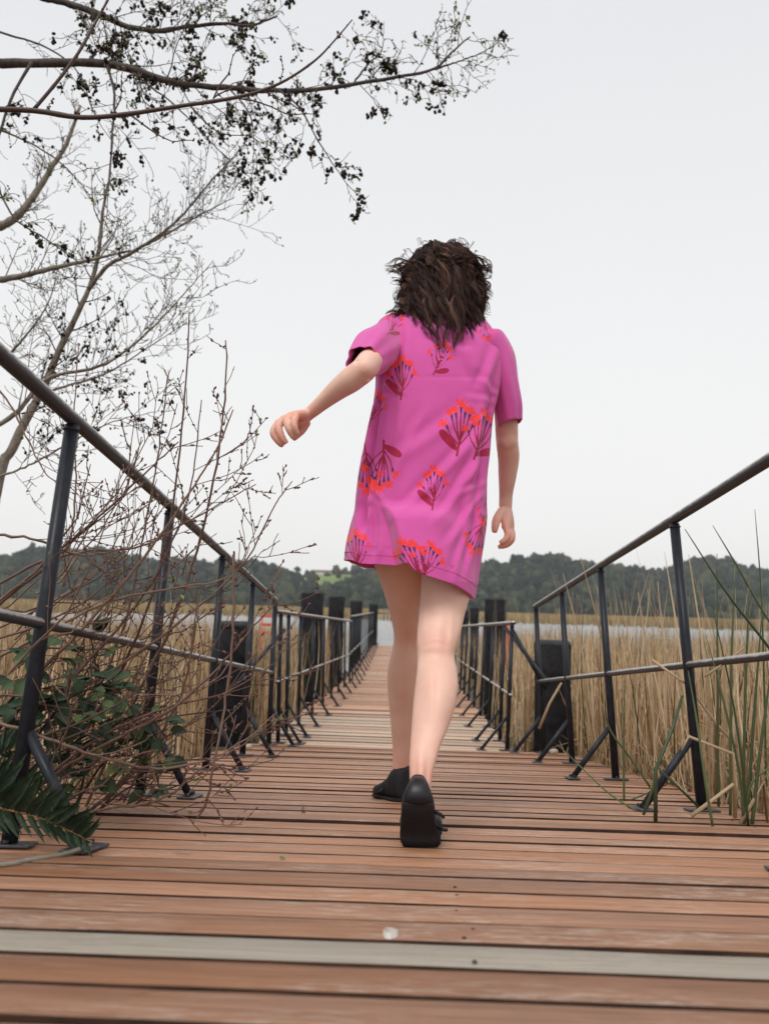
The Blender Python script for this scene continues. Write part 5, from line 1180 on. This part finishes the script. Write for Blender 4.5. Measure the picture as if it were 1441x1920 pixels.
# the clear purple branch high up, with its shoots
pb = empty('purple_branch_tree', at(-60, 204, 2.5)); tag(pb, 'smooth purple-brown branch with pointed buds crossing sharply below the alder limb', 'branch')
tw = Twigs(); nodes = []
for i, (pts, r0, r1) in enumerate(ST[-2:]):
    P = spline([at(*p) for p in pts], 40); V, F_ = pipe(P, np.linspace(r0, r1, 40) * (1 + .12 * (np.arange(40) % 6 == 0)), 9); me = fast_mesh('limb', V, F_); t_ = me.attributes.new('tint', 'FLOAT', 'POINT'); t_.data.foreach_set('value', np.full(len(V), .42, np.float32)); link('limb', me, TWIG, pb)
    nodes += [(P[m_], norm(P[m_] - P[m_ - 1] + r2.normal(0, .3, 3)), 1) for m_ in range(6, 40, 2)]
for pts, r0 in [([(400, 185, 2.5), (425, 140, 2.5), (440, 105, 2.5), (455, 85, 2.5)], .0032), ([(400, 184, 2.5), (440, 160, 2.5), (475, 128, 2.5)], .0028), ([(445, 184, 2.5), (510, 200, 2.5), (555, 213, 2.5), (590, 214, 2.5)], .0030), ([(495, 171, 2.5), (530, 190, 2.5), (560, 205, 2.5)], .0022),
                ([(245, 215, 2.5), (280, 240, 2.5), (305, 256, 2.5), (335, 267, 2.5), (362, 263, 2.5)], .0032), ([(358, 200, 2.5), (385, 228, 2.5), (412, 250, 2.5), (460, 254, 2.5)], .0032), ([(525, 155, 2.5), (528, 130, 2.5), (527, 105, 2.5)], .0022), ([(215, 208, 2.5), (228, 170, 2.5), (232, 128, 2.5)], .0026), ([(88, 206, 2.5), (100, 185, 2.5)], .0022)]:
    P = spline([at(*p) for p in pts], SG); P[1:-1] += r2.normal(0, .004, (SG - 2, 3)); tw.add(P, r0, .0013, .25); nodes += [(P[m_], norm(P[m_] - P[m_ - 1] + r2.normal(0, .4, 3)), 1) for m_ in range(1, SG)]
link('twigs', tw.mesh('twigs', 6), TWIG, pb)['kind'] = 'stuff'
scatter('buds', nodes, IV0, IF0, .0042, 2.0, BUDR, pb, r2, .8)

# --- bramble leaves low at the left railing
LEAFM = M('dark bramble leaf', .62, .3); oi = LEAFM.n('ShaderNodeObjectInfo'); ln_ = LEAFM.noise(LEAFM.coord('Object', rnd=True), 26, 4, .6)
c_ = LEAFM.ramp(oi.outputs['Random'], [(0, (.022, .045, .028)), (.55, (.045, .085, .048)), (.85, (.075, .125, .055)), (1, (.13, .19, .06))]); c_ = LEAFM.mix(LEAFM.mathn('MULTIPLY', ln_, .45), c_, (.05, .06, .03)); LEAFM.col(c_); LEAFM.bump(ln_, .4, .003)
def leaf_me(name, L_, W_, r, teeth=9):
    nl = teeth * 2; V = []; F_ = []
    for i in range(nl + 1):
        t = i / nl; w_ = W_ * math.sin(math.pi * min(1, t * .96 + .04) ** .72) * (1 + (.10 if i % 2 else -.10)); w_ = max(w_, .0004)
        z = -.10 * L_ * (t * t) + .004 * math.sin(t * 15 + r.random()); y = t * L_
        V += [(-w_, y, z + w_ * .38), (-w_ * .5, y, z + w_ * .05 + .0012 * (i % 2)), (0, y, z - .001), (w_ * .5, y, z + w_ * .05 + .0012 * (i % 2)), (w_, y, z + w_ * .38)]
        if i: o_ = (i - 1) * 5; F_ += [[o_ + k, o_ + k + 1, o_ + k + 6, o_ + k + 5] for k in range(4)]
    return fast_mesh(name, V, F_)
lr = random.Random(4); LM = [leaf_me('leaf', 1.0, w_, lr) for w_ in (.30, .34, .38, .27)]
for q in LM: q.materials.append(LEAFM.m); q['local'] = 1
br = empty('bramble', at(90, 1480, 2.0)); tag(br, 'dark green bramble with toothed leaves growing through the foot of the left railing', 'bramble')
CN = tinted('bramble cane', [(0, (.05, .03, .02)), (1, (.10, .08, .04))], .5)
r2 = np.random.default_rng(23)
canes = [([(-30, 1500, 1.95), (20, 1350, 1.9), (60, 1260, 1.85), (90, 1215, 1.85)]), ([(0, 1560, 2.0), (60, 1400, 1.95), (130, 1310, 1.9), (190, 1290, 1.9), (230, 1300, 1.9)]), ([(40, 1580, 2.1), (120, 1450, 2.05), (200, 1370, 2.0), (270, 1340, 2.0), (310, 1380, 2.0)]),
         ([(100, 1580, 2.1), (160, 1480, 2.05), (210, 1420, 2.0), (280, 1430, 2.0), (300, 1480, 2.0)]), ([(-30, 1400, 1.9), (40, 1330, 1.85), (120, 1330, 1.9), (180, 1350, 1.9)]), ([(130, 1570, 2.2), (170, 1400, 2.1), (180, 1270, 2.05), (170, 1190, 2.05)])]
def place_leaf(p, d, size, parent, mesh=None, name='leaf'):
    o = bpy.data.objects.new(name, mesh or LM[r2.integers(0, 4)]); C.objects.link(o); o.parent = parent; up_ = norm(np.array([r2.normal(0, .5), r2.normal(-.5, .4), 1.0])); y = norm(np.array(d)); x = norm(np.cross(y, up_)); z = np.cross(x, y); p = np.array(p) - np.array(parent.location)
    o.matrix_parent_inverse = Matrix.Identity(4); o.matrix_basis = Matrix(((x[0] * size, y[0] * size, z[0] * size, p[0]), (x[1] * size, y[1] * size, z[1] * size, p[1]), (x[2] * size, y[2] * size, z[2] * size, p[2]), (0, 0, 0, 1))); return o
for c in canes:
    P = spline([at(*p) for p in c], 26); V, F_ = pipe(P, np.linspace(.004, .002, 26), 7); link('cane', fast_mesh('cane', V, F_), CN, br)
    for i in range(6, 26, 2):
        for s in range(3):
            d = norm(r2.normal(0, 1, 3) * np.array([1, .8, .7]) + (0, -.3, .15)); stalk = P[i] + d * r2.uniform(.02, .05); Vs, Fs = pipe([P[i], (P[i] + stalk) / 2 + (0, 0, .004), stalk], .0009, 5)
            link('leaf_stalk', fast_mesh('leaf_stalk', Vs, Fs), CN, br)
            for q in ((0,) if s else (-.9, 0, .9)): place_leaf(stalk, norm(d + np.cross(d, (0, 0, 1)) * q + (0, 0, -.25)), r2.uniform(.032, .054), br)
# --- fern frond at the lower left corner
FERN = M('sword fern', .6, .25); fn_ = FERN.noise(FERN.coord('Object', rnd=True), 12, 4, .6); FERN.col(FERN.ramp(fn_, [(.3, (.014, .030, .018)), (.7, (.040, .068, .036))])); FERN.bump(fn_, .3, .003)
PIN = leaf_me('leaflet', 1.0, .105, lr, 14); PIN.materials.append(FERN.m); PIN['local'] = 1
RACH = simple('fern stalk', (.14, .065, .025), (.26, .13, .05), 30, .5)
fe = empty('fern', at(-40, 1600, 1.7)); tag(fe, 'dark green sword fern lying over the deck edge at the lower left corner', 'fern')
for (pts, ln0, cnt) in (([(-60, 1500, 1.62), (0, 1515, 1.62), (70, 1532, 1.6), (125, 1555, 1.6), (175, 1580, 1.58)], .115, 22), ([(-70, 1500, 1.75), (-20, 1480, 1.75), (30, 1465, 1.75), (90, 1475, 1.75)], .10, 16), ([(-60, 1530, 1.7), (-30, 1470, 1.75), (-10, 1420, 1.8), (30, 1400, 1.85)], .10, 14)):
    P = spline([at(*p) for p in pts], 40); V, F_ = pipe(P, np.linspace(.0028, .0012, 40), 7); fr_ = link('frond', fast_mesh('frond', V, F_), RACH, fe); T = norm(np.gradient(P, axis=0)); bpy.context.view_layer.update()
    for k in range(cnt):
        i = int(5 + 33 * k / cnt); t = k / cnt
        for s in (-1, 1):
            sd_ = np.array([0, 0, 1.]) * s + np.array([0, -.25, 0]); d = norm(T[i] * .75 + sd_ * .8 + r2.normal(0, .10, 3)); L_ = ln0 * (1 - .45 * t) * r2.uniform(.85, 1.1) * (1.0 if s > 0 else .62)
            o = bpy.data.objects.new('leaflet', PIN); C.objects.link(o); o.parent = fr_; y_ = d; x_ = norm(np.cross(y_, np.array([.1, -1, .25]))); x_ = norm(x_ + .5 * np.array([0, 1, 0])); x_ = norm(x_ - y_ * (x_ @ y_)); z_ = np.cross(x_, y_); p = P[i]
            mm = Matrix(((x_[0] * L_, y_[0] * L_, z_[0] * L_, p[0]), (x_[1] * L_, y_[1] * L_, z_[1] * L_, p[1]), (x_[2] * L_, y_[2] * L_, z_[2] * L_, p[2]), (0, 0, 0, 1))); o.matrix_parent_inverse = fr_.matrix_world.inverted(); o.matrix_basis = mm
    if ln0 == .115:
        for k in range(5): pass

# ------------------------------------------------------------------ small things on the deck
def on_deck(px_, py_, h=.001):
    """the point of the ramp's surface seen at a photograph pixel"""
    d = ray(px_, py_); n_ = RF[2]; t = ((ramp(0, 0, h) - CAM) @ n_) / (d @ n_); return CAM + d * t
DROP = simple('white bird dropping', (.62, .60, .56), (.78, .77, .74), 60, .7); c0 = on_deck(731, 1752); a = np.arange(20) * 2 * math.pi / 20
rr_ = 1 + .16 * np.sin(a * 3 + 1) + .1 * np.sin(a * 7); Vd = [c0 + RF[2] * .0066] + [c0 + (RF[0] * math.cos(q) * .0088 + RF[1] * math.sin(q) * .012) * k_ + RF[2] * .0058 for q, k_ in zip(a, rr_)] + [c0 + (RF[0] * math.cos(q) * .0100 + RF[1] * math.sin(q) * .0135) * k_ - RF[2] * .002 for q, k_ in zip(a, rr_)]
o = link('bird_dropping', fast_mesh('bird_dropping', Vd, [[0, 0 + 1 + i, 1 + (i + 1) % 20, 0] for i in range(20)] + [[1 + i, 21 + i, 21 + (i + 1) % 20, 1 + (i + 1) % 20] for i in range(20)]), DROP); o.data.validate(); tag(o, 'small white bird dropping on a red board in the foreground', 'dropping')
GL = simple('fresh green leaf scrap', (.05, .14, .025), (.10, .22, .05), 40, .5); LG = leaf_me('leaf_scrap', 1.0, .36, lr, 5); LG.materials.append(GL)
o = bpy.data.objects.new('leaf_scrap', LG); C.objects.link(o); o.location = on_deck(524, 1608, .002); o.scale = (.013, .013, .013); o.rotation_euler = (-.1, .1, -1.3); tag(o, 'tiny bright green leaf scrap lying on the deck left of the woman', 'leaf')
PB = simple('pale pebble', (.30, .27, .20), (.50, .46, .36), 60, .8)
for (px_, py_, s_, lb) in ((466, 1404, .022, 'small pale round stone at the left deck edge by the ramp foot'), (1038, 1414, .028, 'grey stone at the right deck edge by the last ramp post'), (1228, 1482, .014, 'small pale stone at the deck edge under the near right brace')):
    p = on_deck(px_, py_, .0); V, F_ = ico(2); V = V * np.array([1.1, .9, .7]) * s_ * (1 + .08 * np.sin(V[:, :1] * 5)) + p + RF[2] * s_ * .55; o = link('stone', fast_mesh('stone', V, F_), PB); tag(o, lb, 'stone')
o_ = [on_deck(0, 1622, .004), on_deck(60, 1612, .004), on_deck(120, 1602, .006), on_deck(172, 1584, .02)]
V, F_ = pipe(spline([o_[0] - (.15, 0, 0)] + o_, 16), np.linspace(.006, .0045, 18)[:16], 9); o = link('dead_stick', fast_mesh('dead_stick', V, F_), BARKP); tag(o, 'pale dead stick lying on the deck in front of the nearest left brace plate', 'stick')
V, F_ = pipe(spline([on_deck(462, 1519, .003), on_deck(450, 1528, .004), on_deck(430, 1548, .003)], 10), .0011, 6); o = link('twig_scrap', fast_mesh('twig_scrap', V, F_), BARK); tag(o, 'thin broken twig lying on the deck beside the drooping shrub stem', 'twig')
V, F_ = pipe(spline([on_deck(569, 1512, .004), on_deck(566, 1520, .003), on_deck(572, 1524, .003)], 8), .0016, 6); o = link('twig_scrap', fast_mesh('twig_scrap', V, F_), BARK); tag(o, 'tiny dark twig scrap on the deck left of the far shoe', 'twig')
